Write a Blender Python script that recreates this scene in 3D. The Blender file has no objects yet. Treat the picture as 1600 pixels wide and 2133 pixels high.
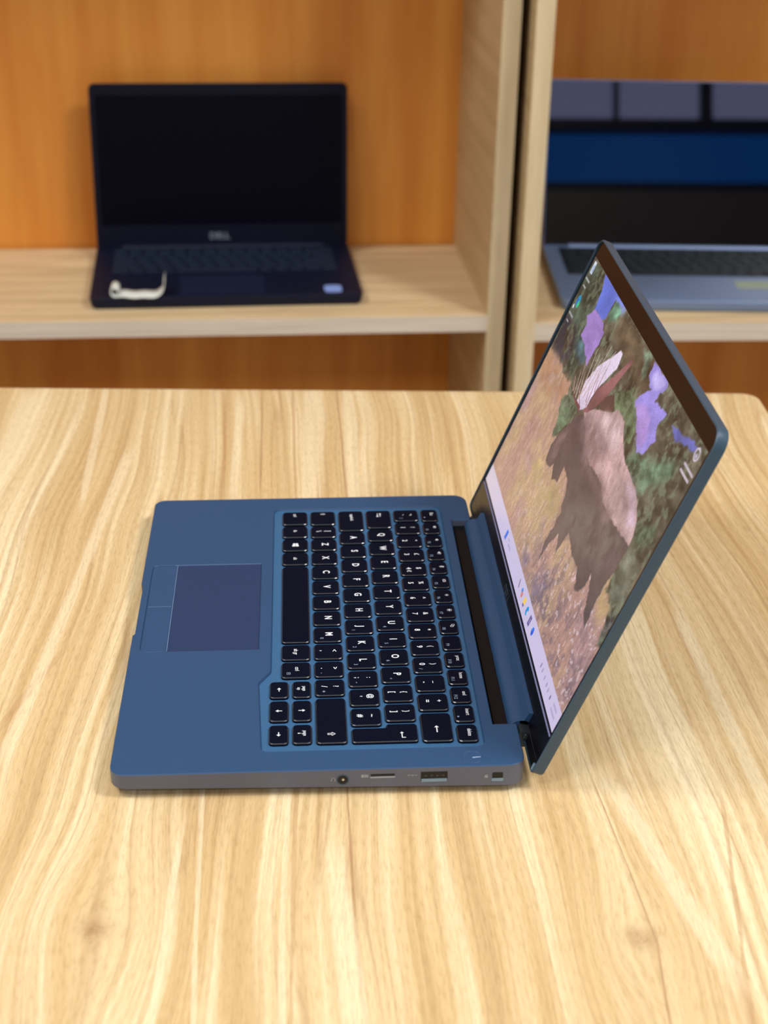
import bpy, bmesh, math, random
import numpy as np
from mathutils import Matrix, Vector

random.seed(7)
scene = bpy.context.scene
col = scene.collection

# ------------------------------------------------------------------ camera
# right / up / forward of the phone camera, solved from the laptop's known size
CAM_C = Vector((0.09266, -0.63051, 0.47654))
CAM_R = Vector((0.99835, -0.0538, 0.01984))
CAM_U = Vector((0.00653, 0.45052, 0.89274))
CAM_F = Vector((0.05697, 0.89114, -0.45013))
F_PX = 3242.6
cam_data = bpy.data.cameras.new('camera')
cam_data.sensor_fit = 'HORIZONTAL'
cam_data.sensor_width = 36.0
cam_data.lens = F_PX / 1600.0 * 36.0
cam_data.clip_start = 0.05
cam_data.dof.use_dof = True
cam_data.dof.focus_distance = 0.86
cam_data.dof.aperture_fstop = 13.0
cam = bpy.data.objects.new('camera', cam_data)
m = Matrix.Identity(4)
for i in range(3):
    m[i][0], m[i][1], m[i][2], m[i][3] = CAM_R[i], CAM_U[i], -CAM_F[i], CAM_C[i]
cam.matrix_world = m
col.objects.link(cam)
scene.camera = cam

# ------------------------------------------------------------------ world, exposure, large lights
EXPO = 0.0
scene.view_settings.view_transform = 'Standard'
scene.view_settings.look = 'None'
scene.view_settings.gamma = 1.0
scene.view_settings.use_curve_mapping = False
scene.view_settings.exposure = EXPO
world = bpy.data.worlds.new('daylight')
scene.world = world
world.use_nodes = True
bg = world.node_tree.nodes['Background']
bg.inputs[0].default_value = (0.62, 0.72, 1.0, 1)
bg.inputs[1].default_value = 3.0

cy = scene.cycles
cy.max_bounces, cy.diffuse_bounces, cy.glossy_bounces, cy.transmission_bounces, cy.transparent_max_bounces = 5, 3, 3, 2, 6
cy.caustics_reflective = False
cy.caustics_refractive = False

FLOOR_Z, CEIL_Z = -0.75, 2.10
ROOM_X0, ROOM_X1, ROOM_Y0, ROOM_Y1 = -2.4, 2.9, -3.0, 1.62
LAMPS = [(1.55, -0.30, 42.0), (-0.75, -1.0, 13.0), (0.45, -2.5, 31.0), (-1.25, 0.15, 24.0)]
for lx, ly, pw in LAMPS:
    ld = bpy.data.lights.new('panel_light', 'AREA')
    ld.shape = 'RECTANGLE'
    ld.size, ld.size_y = 0.56, 0.56
    ld.energy = pw
    ld.color = (1.0, 0.985, 0.975)
    lo = bpy.data.objects.new('panel_light', ld)
    lo.location = (lx, ly, CEIL_Z - 0.045)
    col.objects.link(lo)


# ------------------------------------------------------------------ helpers
def s2l(c):
    c = c / 255.0
    return c / 12.92 if c <= 0.04045 else ((c + 0.055) / 1.055) ** 2.4


def rgb(r, g, b):
    return (s2l(r), s2l(g), s2l(b), 1.0)


def link(o, parent=None):
    col.objects.link(o)
    if parent is not None:
        o.parent = parent
    return o


def empty(name, loc, rot=(0, 0, 0)):
    o = bpy.data.objects.new(name, None)
    o.empty_display_size = 0.02
    o.location = loc
    o.rotation_euler = rot
    return link(o)


def tag(o, label=None, cat=None, group=None, kind=None):
    if label: o['label'] = label
    if cat: o['category'] = cat
    if group: o['group'] = group
    if kind: o['kind'] = kind
    return o


def finish(me, mats, angle=32):
    for mt in (mats if isinstance(mats, (list, tuple)) else [mats]):
        me.materials.append(mt)
    me.polygons.foreach_set('use_smooth', [True] * len(me.polygons))
    me.set_sharp_from_angle(angle=math.radians(angle))
    me.update()
    return me


def obj(name, me, parent=None, loc=None):
    o = bpy.data.objects.new(name, me)
    if loc is not None: o.location = loc
    return link(o, parent)


def pydata(name, verts, faces, mat, parent=None, loc=None, angle=32):
    me = bpy.data.meshes.new(name)
    me.from_pydata([tuple(v) for v in verts], [], faces)
    bm = bmesh.new(); bm.from_mesh(me)
    bmesh.ops.recalc_face_normals(bm, faces=bm.faces)
    bm.to_mesh(me); bm.free()
    finish(me, mat, angle)
    return obj(name, me, parent, loc)


def box_bm(bm, x0, x1, y0, y1, z0, z1, bev=0.0, seg=2):
    r = bmesh.ops.create_cube(bm, size=1.0)
    vs = r['verts']
    for v in vs:
        v.co.x = x0 if v.co.x < 0 else x1
        v.co.y = y0 if v.co.y < 0 else y1
        v.co.z = z0 if v.co.z < 0 else z1
    if bev > 0:
        es = list({e for v in vs for e in v.link_edges})
        bmesh.ops.bevel(bm, geom=es, offset=bev, segments=seg, profile=0.5, affect='EDGES')


def box(name, x0, x1, y0, y1, z0, z1, mat, parent=None, bev=0.0, seg=2, loc=None):
    bm = bmesh.new()
    box_bm(bm, x0, x1, y0, y1, z0, z1, bev, seg)
    me = bpy.data.meshes.new(name)
    bm.to_mesh(me); bm.free()
    finish(me, mat)
    return obj(name, me, parent, loc)


def round_poly(pts, n=6):
    """pts: (x, y, radius) counter-clockwise; every corner becomes an arc"""
    out = []
    N = len(pts)
    for i in range(N):
        p = Vector(pts[i][:2]); r = pts[i][2]
        a = Vector(pts[i - 1][:2]); b = Vector(pts[(i + 1) % N][:2])
        if r <= 0:
            out.append((p.x, p.y)); continue
        da = (a - p).normalized(); db = (b - p).normalized()
        ang = math.acos(max(-1, min(1, da.dot(db))))
        t = r / math.tan(ang / 2)
        c = p + (da + db).normalized() * (r / math.sin(ang / 2))
        p0 = p + da * t; p1 = p + db * t
        a0 = math.atan2(p0.y - c.y, p0.x - c.x); a1 = math.atan2(p1.y - c.y, p1.x - c.x)
        d = (a1 - a0 + math.pi) % (2 * math.pi) - math.pi
        for k in range(n + 1):
            th = a0 + d * k / n
            out.append((c.x + r * math.cos(th), c.y + r * math.sin(th)))
    return out


def inset(poly, d):
    """move every point inwards (counter-clockwise outline) by d"""
    out = []
    N = len(poly)
    for i in range(N):
        p = Vector(poly[i]); a = Vector(poly[i - 1]); b = Vector(poly[(i + 1) % N])
        e0 = (p - a); e1 = (b - p)
        if e0.length < 1e-9: e0 = e1
        if e1.length < 1e-9: e1 = e0
        e0.normalize(); e1.normalize()
        n0 = Vector((-e0.y, e0.x)); n1 = Vector((-e1.y, e1.x))
        nn = n0 + n1
        if nn.length < 1e-6: nn = n0
        nn.normalize()
        k = d / max(0.35, nn.dot(n0))
        out.append((p.x + nn.x * k, p.y + nn.y * k))
    return out


def loft(loops, cap0=True, cap1=True):
    """verts + faces for a stack of equal-length loops of 3-D points"""
    v = []; f = []
    n = len(loops[0])
    for lp in loops: v += [tuple(p) for p in lp]
    for k in range(len(loops) - 1):
        for i in range(n):
            j = (i + 1) % n
            f.append((k * n + i, k * n + j, (k + 1) * n + j, (k + 1) * n + i))
    if cap0: f.append(tuple(range(n - 1, -1, -1)))
    if cap1: f.append(tuple(range((len(loops) - 1) * n, len(loops) * n)))
    return v, f


def at_z(poly, z):
    return [(x, y, z(x) if callable(z) else z) for x, y in poly]


def slab_with_holes(top_outline, holes, z):
    """triangulated flat face with holes, returns bmesh"""
    bm = bmesh.new()
    edges = []
    for lp in [top_outline] + holes:
        vs = [bm.verts.new((x, y, z)) for x, y in lp]
        for i in range(len(vs)):
            edges.append(bm.edges.new((vs[i], vs[(i + 1) % len(vs)])))
    bmesh.ops.triangle_fill(bm, use_beauty=True, use_dissolve=False, edges=edges, normal=(0, 0, 1))
    return bm


# ------------------------------------------------------------------ materials
def new_mat(name):
    mt = bpy.data.materials.new(name)
    mt.use_nodes = True
    nt = mt.node_tree
    return mt, nt, nt.nodes['Principled BSDF']


def plain(name, color, rough=0.5, metal=0.0, spec=0.5, noise=None, emit=None, coat=0.0):
    mt, nt, b = new_mat(name)
    b.inputs['Base Color'].default_value = color
    b.inputs['Roughness'].default_value = rough
    b.inputs['Metallic'].default_value = metal
    b.inputs['Specular IOR Level'].default_value = spec
    b.inputs['Coat Weight'].default_value = coat
    if emit:
        b.inputs['Emission Color'].default_value = emit[0]
        b.inputs['Emission Strength'].default_value = emit[1]
    if noise:
        sc, amt, bump = noise
        tc = nt.nodes.new('ShaderNodeTexCoord')
        nz = nt.nodes.new('ShaderNodeTexNoise')
        nz.inputs['Scale'].default_value = sc
        nz.inputs['Detail'].default_value = 3
        nt.links.new(tc.outputs['Object'], nz.inputs['Vector'])
        mr = nt.nodes.new('ShaderNodeMapRange')
        mr.inputs['From Min'].default_value = 0.3
        mr.inputs['From Max'].default_value = 0.7
        mr.inputs['To Min'].default_value = 1 - amt
        mr.inputs['To Max'].default_value = 1 + amt
        nt.links.new(nz.outputs['Fac'], mr.inputs['Value'])
        mx = nt.nodes.new('ShaderNodeVectorMath'); mx.operation = 'SCALE'
        mx.inputs[0].default_value = color[:3]
        nt.links.new(mr.outputs['Result'], mx.inputs['Scale'])
        nt.links.new(mx.outputs['Vector'], b.inputs['Base Color'])
        if bump:
            bp = nt.nodes.new('ShaderNodeBump')
            bp.inputs['Strength'].default_value = bump
            bp.inputs['Distance'].default_value = 0.0002
            nt.links.new(nz.outputs['Fac'], bp.inputs['Height'])
            nt.links.new(bp.outputs['Normal'], b.inputs['Normal'])
    return mt


def ramp(nt, stops):
    r = nt.nodes.new('ShaderNodeValToRGB')
    el = r.color_ramp.elements
    el[0].position, el[0].color = stops[0]
    el[1].position, el[1].color = stops[-1]
    for p, c in stops[1:-1]:
        e = el.new(p); e.color = c
    return r


def vmath(nt, op, a, b=None):
    n = nt.nodes.new('ShaderNodeVectorMath'); n.operation = op
    for i, s in enumerate((a, b)):
        if s is None: continue
        if isinstance(s, (tuple, list)): n.inputs[i].default_value = s
        else: nt.links.new(s, n.inputs[i])
    return n.outputs['Value'] if op in ('LENGTH', 'DOT_PRODUCT') else n.outputs['Vector']


def math_n(nt, op, a, b=None, c=None):
    n = nt.nodes.new('ShaderNodeMath'); n.operation = op
    for i, s in enumerate((a, b, c)):
        if s is None: continue
        if isinstance(s, (int, float)): n.inputs[i].default_value = s
        else: nt.links.new(s, n.inputs[i])
    return n.outputs[0]


def mix(nt, fac, a, b, mode='MIX'):
    n = nt.nodes.new('ShaderNodeMix'); n.data_type = 'RGBA'; n.blend_type = mode
    for idx, s in ((0, fac), (6, a), (7, b)):
        if isinstance(s, (int, float)): n.inputs[idx].default_value = s
        elif isinstance(s, (tuple, list)): n.inputs[idx].default_value = s
        else: nt.links.new(s, n.inputs[idx])
    return n.outputs[2]


def tex_noise(nt, vec, scale, detail=2, rough=0.5, dist=0.0):
    n = nt.nodes.new('ShaderNodeTexNoise')
    n.inputs['Scale'].default_value = scale
    n.inputs['Detail'].default_value = detail
    n.inputs['Roughness'].default_value = rough
    n.inputs['Distortion'].default_value = dist
    nt.links.new(vec, n.inputs['Vector'])
    return n.outputs['Fac']


# the broad figure of this board: (d)ark or (l)ight band, two points on it, half width
STREAKS = [
    ('d', -0.2103, -0.5260, -0.2022, -0.6237, 0.00046),
    ('d', -0.2015, -0.6467, -0.2049, -0.6869, 0.00041),
    ('d', -0.3361, -0.5258, -0.3313, -0.6665, 0.00050),
    ('d', -0.3410, -0.0034, -0.3348, -0.1951, 0.00072),
    ('d', -0.3753, -0.0041, -0.3710, -0.1956, 0.00108),
    ('d', -0.3994, -0.0046, -0.3960, -0.1690, 0.00072),
    ('d', -0.4277, -0.0299, -0.4223, -0.1962, 0.00106),
    ('d', -0.3611, -0.5297, -0.3600, -0.6856, 0.00109),
    ('d', -0.1519, -0.5495, -0.1706, -0.6872, 0.00098),
    ('d', -0.5035, -0.4144, -0.5178, -0.4666, 0.00211),
    ('d', -0.4082, -0.5335, -0.4039, -0.5950, 0.00035),
    ('l', -0.4150, -0.5689, -0.4158, -0.6852, 0.00138),
    ('l', -0.4075, -0.5296, -0.3990, -0.6853, 0.00109),
    ('l', -0.3414, -0.5850, -0.3346, -0.6858, 0.00423),
    ('l', -0.3584, -0.0007, -0.3604, -0.1954, 0.00646),
    ('l', -0.3325, -0.0002, -0.3295, -0.1951, 0.00431),
    ('l', -0.4944, -0.1341, -0.5104, -0.4928, 0.00328),
    ('l', -0.4165, -0.0296, -0.4147, -0.1961, 0.00319),
    ('l', -0.2018, -0.5260, -0.1743, -0.6498, 0.00452),
    ('l', -0.3653, -0.5336, -0.3636, -0.6856, 0.00131),
    ('l', -0.5824, -0.0231, -0.5801, -0.2515, 0.00692),
    ('l', -0.5267, -0.0041, -0.5160, -0.1973, 0.00250),
    ('l', -0.1341, -0.3653, -0.1280, -0.5495, 0.00341),
]


def desk_wood(knots):
    """pale laminate, grain along the local y axis, with two knots the fibres flow around"""
    mt, nt, b = new_mat('pale wood laminate')
    tc = nt.nodes.new('ShaderNodeTexCoord')
    p = vmath(nt, 'MULTIPLY', tc.outputs['Object'], (1, 1, 0))
    spot = None
    for kx, ky, sx, sy, amp in knots:
        d = vmath(nt, 'SUBTRACT', p, (kx, ky, 0))
        ds = vmath(nt, 'MULTIPLY', d, (1 / sx, 1 / sy, 0))
        ln = vmath(nt, 'LENGTH', ds)
        g = math_n(nt, 'POWER', 2.718, math_n(nt, 'MULTIPLY', math_n(nt, 'MULTIPLY', ln, ln), -1.0))
        dx = vmath(nt, 'MULTIPLY', d, (1, 0, 0))
        sc = nt.nodes.new('ShaderNodeVectorMath'); sc.operation = 'SCALE'
        nt.links.new(dx, sc.inputs[0])
        nt.links.new(math_n(nt, 'MULTIPLY', g, -amp), sc.inputs['Scale'])
        p = vmath(nt, 'ADD', p, sc.outputs['Vector'])
        core = vmath(nt, 'LENGTH', vmath(nt, 'MULTIPLY', d, (1 / 0.0075, 1 / 0.0065, 0)))
        gc = math_n(nt, 'POWER', 2.718, math_n(nt, 'MULTIPLY', math_n(nt, 'MULTIPLY', core, core), -1.0))
        spot = gc if spot is None else math_n(nt, 'ADD', spot, gc)
    # slow sideways wander of the fibres
    w = nt.nodes.new('ShaderNodeTexNoise')
    w.inputs['Scale'].default_value = 1.0; w.inputs['Detail'].default_value = 1.5
    nt.links.new(vmath(nt, 'MULTIPLY', p, (3.0, 2.6, 1)), w.inputs['Vector'])
    wob = vmath(nt, 'MULTIPLY', vmath(nt, 'SUBTRACT', w.outputs['Color'], (0.5, 0.5, 0.5)), (0.07, 0, 0))
    p = vmath(nt, 'ADD', p, wob)
    broad = tex_noise(nt, vmath(nt, 'MULTIPLY', p, (20, 0.8, 1)), 1.0, 2, 0.5)
    mid = tex_noise(nt, vmath(nt, 'MULTIPLY', p, (70, 1.3, 1)), 1.0, 3, 0.55)
    slim = tex_noise(nt, vmath(nt, 'MULTIPLY', p, (260, 3.2, 1)), 1.0, 3, 0.6)
    fine = tex_noise(nt, vmath(nt, 'MULTIPLY', p, (1100, 110, 1)), 1.0, 2, 0.6)
    lines = tex_noise(nt, vmath(nt, 'MULTIPLY', p, (30, 0.5, 1)), 1.0, 1.5, 0.5)
    base = ramp(nt, [(0.34, rgb(197, 165, 119)), (0.44, rgb(212, 183, 134)), (0.52, rgb(221, 196, 150)), (0.60, rgb(231, 211, 168)), (0.70, rgb(239, 223, 186))])
    sm_ = math_n(nt, 'ADD', math_n(nt, 'ADD', math_n(nt, 'MULTIPLY', broad, 0.42), math_n(nt, 'MULTIPLY', mid, 0.43)), math_n(nt, 'MULTIPLY', slim, 0.15))
    nt.links.new(sm_, base.inputs[0])
    # light streaks, each with one crisp side
    st = ramp(nt, [(0.50, (0, 0, 0, 1)), (0.60, (0.55, 0.55, 0.55, 1)), (0.605, (1, 1, 1, 1)), (0.66, (1, 1, 1, 1))])
    nt.links.new(math_n(nt, 'ADD', math_n(nt, 'MULTIPLY', mid, 0.75), math_n(nt, 'MULTIPLY', slim, 0.25)), st.inputs[0])
    c = mix(nt, math_n(nt, 'MULTIPLY', st.outputs[0], 0.38), base.outputs[0], rgb(244, 231, 196))
    sl = ramp(nt, [(0.36, (0.90, 0.87, 0.83, 1)), (0.50, (1, 1, 1, 1)), (0.66, (1.05, 1.05, 1.06, 1))])
    nt.links.new(slim, sl.inputs[0])
    c = mix(nt, 1.0, c, sl.outputs[0], 'MULTIPLY')
    # thin brown growth lines where the slow noise crosses one value
    for val, wd, amt in ((0.38, 0.006, 0.30), (0.45, 0.008, 0.36), (0.515, 0.005, 0.26), (0.58, 0.006, 0.30)):
        dl = math_n(nt, 'ABSOLUTE', math_n(nt, 'SUBTRACT', lines, val))
        ln = ramp(nt, [(0.0, (1, 1, 1, 1)), (wd, (0, 0, 0, 1))])
        nt.links.new(dl, ln.inputs[0])
        c = mix(nt, math_n(nt, 'MULTIPLY', ln.outputs[0], amt), c, rgb(160, 118, 84))
    sep = nt.nodes.new('ShaderNodeSeparateXYZ'); nt.links.new(vmath(nt, 'ADD', vmath(nt, 'MULTIPLY', tc.outputs['Object'], (1, 1, 0)), vmath(nt, 'MULTIPLY', wob, (0.22, 0, 0))), sep.inputs[0])
    X, Y = sep.outputs[0], sep.outputs[1]
    for kind, xa, ya, xb, yb, hw_ in STREAKS:
        sl_ = (xb - xa) / (yb - ya)
        cx = math_n(nt, 'MULTIPLY_ADD', Y, sl_, xa - sl_ * ya)
        d_ = math_n(nt, 'DIVIDE', math_n(nt, 'ABSOLUTE', math_n(nt, 'SUBTRACT', X, cx)), hw_)
        d_ = math_n(nt, 'ADD', d_, math_n(nt, 'MULTIPLY', math_n(nt, 'SUBTRACT', slim, 0.5), 3.0))
        k_ = nt.nodes.new('ShaderNodeMapRange'); k_.interpolation_type = 'SMOOTHSTEP'
        k_.inputs['From Min'].default_value = 1.35; k_.inputs['From Max'].default_value = 0.75
        nt.links.new(d_, k_.inputs['Value'])
        ym, yh = (ya + yb) / 2, abs(yb - ya) / 2
        e_ = nt.nodes.new('ShaderNodeMapRange'); e_.interpolation_type = 'SMOOTHSTEP'
        e_.inputs['From Min'].default_value = yh + 0.035; e_.inputs['From Max'].default_value = yh - 0.01
        nt.links.new(math_n(nt, 'ABSOLUTE', math_n(nt, 'SUBTRACT', Y, ym)), e_.inputs['Value'])
        fac = math_n(nt, 'MULTIPLY', math_n(nt, 'MULTIPLY', k_.outputs[0], e_.outputs[0]), 0.58 if kind == 'd' else 0.5)
        c = mix(nt, fac, c, rgb(164, 122, 84) if kind == 'd' and hw_ < 0.0008 else rgb(188, 150, 106) if kind == 'd' else rgb(243, 229, 194))
    fr = ramp(nt, [(0.30, (0.86, 0.82, 0.77, 1)), (0.50, (1.0, 1.0, 1.0, 1)), (0.70, (1.05, 1.05, 1.05, 1))])
    nt.links.new(fine, fr.inputs[0])
    c = mix(nt, 1.0, c, fr.outputs[0], 'MULTIPLY')
    rings = tex_noise(nt, vmath(nt, 'MULTIPLY', tc.outputs['Object'], (1, 1, 0)), 200, 2, 0.6, 2.5)
    c = mix(nt, math_n(nt, 'MULTIPLY', math_n(nt, 'MULTIPLY', spot, rings), 0.95), c, rgb(150, 108, 76))
    nt.links.new(c, b.inputs['Base Color'])
    b.inputs['Roughness'].default_value = 0.42
    b.inputs['Specular IOR Level'].default_value = 0.35
    bp = nt.nodes.new('ShaderNodeBump')
    bp.inputs['Strength'].default_value = 0.15; bp.inputs['Distance'].default_value = 0.0003
    nt.links.new(fine, bp.inputs['Height']); nt.links.new(bp.outputs['Normal'], b.inputs['Normal'])
    return mt


def board_wood(name, dark, light, mul, rough=0.45, lo=0.32, hi=0.68):
    mt, nt, b = new_mat(name)
    tc = nt.nodes.new('ShaderNodeTexCoord')
    f = tex_noise(nt, vmath(nt, 'MULTIPLY', tc.outputs['Object'], mul), 1.0, 4, 0.6)
    r = ramp(nt, [(lo, dark), (hi, light)])
    nt.links.new(f, r.inputs[0])
    nt.links.new(r.outputs[0], b.inputs['Base Color'])
    b.inputs['Roughness'].default_value = rough
    b.inputs['Specular IOR Level'].default_value = 0.4
    return mt


M = {}
M['desk'] = desk_wood([(-0.4478, -0.6287, 0.035, 0.06, 0.75), (-0.2066, -0.636, 0.022, 0.05, 0.8)])
M['edge'] = board_wood('desk edge band', rgb(200, 164, 114), rgb(228, 198, 150), (30, 30, 3))
M['leg'] = plain('grey steel', rgb(120, 120, 120), 0.4, 0.8)
M['rear'] = board_wood('orange veneer', rgb(208, 124, 44), rgb(238, 166, 76), (14, 14, 1.1), 0.42)
M['side'] = board_wood('beige melamine', rgb(190, 162, 120), rgb(214, 188, 144), (60, 3, 60), 0.5)
M['ply'] = board_wood('pale edge strip', rgb(208, 188, 148), rgb(230, 212, 174), (40, 40, 5), 0.5)
M['shelf'] = board_wood('beige shelf top', rgb(198, 172, 130), rgb(232, 208, 166), (5, 70, 60), 0.5)
M['shelfedge'] = board_wood('white shelf edge', rgb(206, 192, 172), rgb(228, 216, 198), (5, 60, 160), 0.5)
M['wall'] = plain('matt wall paint', rgb(206, 200, 190), 0.85, noise=(6, 0.03, 0))
M['wallb'] = plain('dim wall paint', rgb(120, 112, 104), 0.85, noise=(6, 0.04, 0))
M['ceil'] = plain('ceiling paint', rgb(225, 224, 220), 0.9, noise=(5, 0.02, 0))
M['floor'] = plain('grey floor tile', rgb(186, 176, 160), 0.5, noise=(9, 0.10, 0))
M['deck'] = plain('cool light tinted magnesium', rgb(42, 76, 114), 0.42, 0.0, 0.32, noise=(3500, 0.10, 0.10))  # blue tint of cool light on a dark grey shell put into the colour
M['tray'] = plain('keyboard frame', rgb(54, 98, 138), 0.5, 0.0, 0.3, noise=(3500, 0.08, 0.08))
M['pad'] = plain('touchpad surface', rgb(40, 58, 94), 0.5, 0.0, 0.22, noise=(3500, 0.08, 0.05))
M['lid'] = plain('lid shell', rgb(54, 80, 100), 0.40, 0.0, 0.5, noise=(3000, 0.10, 0.10))
M['key'] = plain('black keycap', rgb(7, 13, 30), 0.55, 0.0, 0.05)
M['keyedge'] = plain('polished keycap edge', rgb(14, 22, 36), 0.27, 0.0, 1.0)
M['flank'] = plain('untinted grey flank', rgb(92, 97, 114), 0.45, 0.0, 0.45, noise=(3000, 0.1, 0.1))
M['legend'] = plain('white key print', rgb(235, 240, 248), 0.5)
M['legend2'] = plain('grey key print', rgb(150, 172, 200), 0.5)
M['bezel'] = plain('black bezel', rgb(9, 10, 18), 0.28, 0.0, 0.28)
M['rubber'] = plain('black rubber', rgb(16, 16, 18), 0.7)
M['black'] = plain('black plastic', rgb(9, 10, 16), 0.5, spec=0.2)
M['hole'] = plain('socket black', rgb(4, 4, 6), 0.6)
M['tongue'] = plain('socket tongue', rgb(120, 150, 172), 0.4)
M['metal'] = plain('bright metal', rgb(190, 196, 200), 0.25, 1.0)
M['hinge'] = plain('hinge steel', rgb(70, 78, 84), 0.35, 0.7)
M['print'] = plain('grey side print', rgb(150, 158, 166), 0.6)
M['seam'] = plain('seam line', rgb(40, 50, 62), 0.5)

# ------------------------------------------------------------------ the room
def struct(o):
    o['kind'] = 'structure'
    return o


struct(box('floor', ROOM_X0, ROOM_X1, ROOM_Y0, ROOM_Y1, FLOOR_Z - 0.1, FLOOR_Z, M['floor']))
struct(box('ceiling', ROOM_X0, ROOM_X1, ROOM_Y0, ROOM_Y1, CEIL_Z, CEIL_Z + 0.1, M['ceil']))
struct(box('wall_back', ROOM_X0, ROOM_X1, ROOM_Y1, ROOM_Y1 + 0.1, FLOOR_Z, CEIL_Z, M['wall']))
struct(box('wall_left', ROOM_X0 - 0.1, ROOM_X0, ROOM_Y0, ROOM_Y1, FLOOR_Z, CEIL_Z, M['wall']))
struct(box('wall_right', ROOM_X1, ROOM_X1 + 0.1, ROOM_Y0, ROOM_Y1, FLOOR_Z, CEIL_Z, M['wall']))
# wall behind the camera with a wide window: clear panes above, blue film added below for the shelf screen's reflection
WX0, WX1, WZ0, WZM, WZ1 = 0.35, 2.6, 1.105, 1.39, 1.95
bm = bmesh.new()
box_bm(bm, ROOM_X0, WX0, ROOM_Y0 - 0.1, ROOM_Y0, FLOOR_Z, CEIL_Z)
box_bm(bm, WX1, ROOM_X1, ROOM_Y0 - 0.1, ROOM_Y0, FLOOR_Z, CEIL_Z)
box_bm(bm, WX0, WX1, ROOM_Y0 - 0.1, ROOM_Y0, FLOOR_Z, WZ0)
box_bm(bm, WX0, WX1, ROOM_Y0 - 0.1, ROOM_Y0, WZ1, CEIL_Z)
me = bpy.data.meshes.new('wall_front'); bm.to_mesh(me); bm.free()
finish(me, M['wallb'])
struct(obj('wall_front', me))


def glass(name, color):
    mt = bpy.data.materials.new(name); mt.use_nodes = True
    nt = mt.node_tree; nt.nodes.clear()
    out = nt.nodes.new('ShaderNodeOutputMaterial')
    tr = nt.nodes.new('ShaderNodeBsdfTransparent'); tr.inputs[0].default_value = color
    gl = nt.nodes.new('ShaderNodeBsdfGlossy'); gl.inputs['Roughness'].default_value = 0.35
    mx = nt.nodes.new('ShaderNodeMixShader'); mx.inputs[0].default_value = 0.03
    nt.links.new(tr.outputs[0], mx.inputs[1]); nt.links.new(gl.outputs[0], mx.inputs[2])
    nt.links.new(mx.outputs[0], out.inputs[0])
    return mt


M['glass'] = glass('clear pane', (0.90, 0.86, 0.97, 1))
M['film'] = glass('added blue pane', (0.05, 0.42, 0.74, 1))
M['frame'] = plain('dark window frame', rgb(30, 30, 34), 0.5)
win = struct(empty('window_1', ((WX0 + WX1) / 2, ROOM_Y0 - 0.05, WZ0)))
hw = (WX1 - WX0) / 2
H = WZ1 - WZ0
zm = WZM - WZ0
box('window_frame', -hw, hw, -0.03, 0.03, 0, 0.04, M['frame'], win)
box('window_frame', -hw, hw, -0.03, 0.03, H - 0.04, H, M['frame'], win)
box('window_frame', -hw, hw, -0.03, 0.03, zm - 0.025, zm + 0.025, M['frame'], win)
nx = 6
for i in range(nx + 1):
    x = -hw + 2 * hw * i / nx
    w = 0.024 if i % 2 else 0.010
    box('mullion', max(-hw, x - w), min(hw, x + w), -0.028, 0.028, zm, H - 0.04, M['frame'], win)
for i in range(nx):
    xa = -hw + 2 * hw * i / nx; xb = -hw + 2 * hw * (i + 1) / nx
    box('pane', xa + 0.01, xb - 0.01, -0.003, 0.003, zm + 0.025, H - 0.04, M['glass'], win)

box('pane', -hw, hw, -0.003, 0.003, 0.04, zm - 0.025, M['film'], win)

# ceiling panels that carry the room's light
M['diffuser'] = plain('lit diffuser', rgb(250, 248, 240), 0.6, emit=((1, 0.97, 0.92, 1), 4.0))
M['diffuser'].cycles.emission_sampling = 'NONE'
M['lampframe'] = plain('white lamp frame', rgb(230, 230, 228), 0.5)
where = ['above the right end of the shelving', 'over the seat side of the desk', 'nearest the window', 'above the left shelves']
for (lx, ly, pw), wh in zip(LAMPS, where):
    lp = tag(empty('ceiling_lamp', (lx, ly, CEIL_Z)), 'square white ceiling light panel ' + wh, 'lamp', 'ceiling light panels')
    for a, b_, c, d in ((-.31, .31, -.31, -.29), (-.31, .31, .29, .31), (-.31, -.29, -.29, .29), (.29, .31, -.29, .29)):
        box('frame', a, b_, c, d, -0.04, 0, M['lampframe'], lp)
    box('diffuser', -.29, .29, -.29, .29, -0.03, -0.012, M['diffuser'], lp)

# ------------------------------------------------------------------ desk
DESK_A = -1.47
desk = tag(empty('desk', (0.467, 0.523, FLOOR_Z), (0, 0, math.radians(DESK_A))),
           'pale wood-grain laminate desk holding the open blue laptop in front', 'desk')
TH = -FLOOR_Z
outline = round_poly([(-1.45, -0.88, 0.012), (0, -0.88, 0.012), (0, 0, 0.014), (-1.45, 0, 0.012)], 6)
v, f = loft([at_z(outline, TH - 0.0247), at_z(outline, TH - 0.0012), at_z(inset(outline, 0.0008), TH - 0.0003), at_z(inset(outline, 0.0016), TH)])
pydata('tabletop', v, f, M['desk'], desk)
v, f = loft([at_z(inset(outline, -0.0008), TH - 0.0235), at_z(inset(outline, -0.0008), TH - 0.0022)], False, False)
pydata('edge_band', v, f, M['edge'], desk)
for lx in (-1.40, -0.09):
    for ly in (-0.83, -0.09):
        box('leg', lx, lx + 0.04, ly, ly + 0.04, 0, TH - 0.0247, M['leg'], desk, 0.003)
for ly in (-0.82, -0.08):
    box('apron', -1.36, -0.09, ly, ly + 0.02, TH - 0.085, TH - 0.0247, M['leg'], desk, 0.002)


# ------------------------------------------------------------------ shelving behind the desk
def side_panel(u, x0, x1, depth, height):
    p = box('side_panel', x0, x1, 0.0012, depth, 0, height, M['side'], u)
    box('edge_strip', x0, x1, 0, 0.0012, 0, height, M['ply'], p)


def shelf_board(u, x0, x1, depth, top, th):
    p = box('shelf_board', x0, x1, 0.0012, depth, top - th, top, M['shelf'], u)
    box('edge_strip', x0, x1, 0, 0.0012, top - th, top, M['shelfedge'], p)


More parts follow.
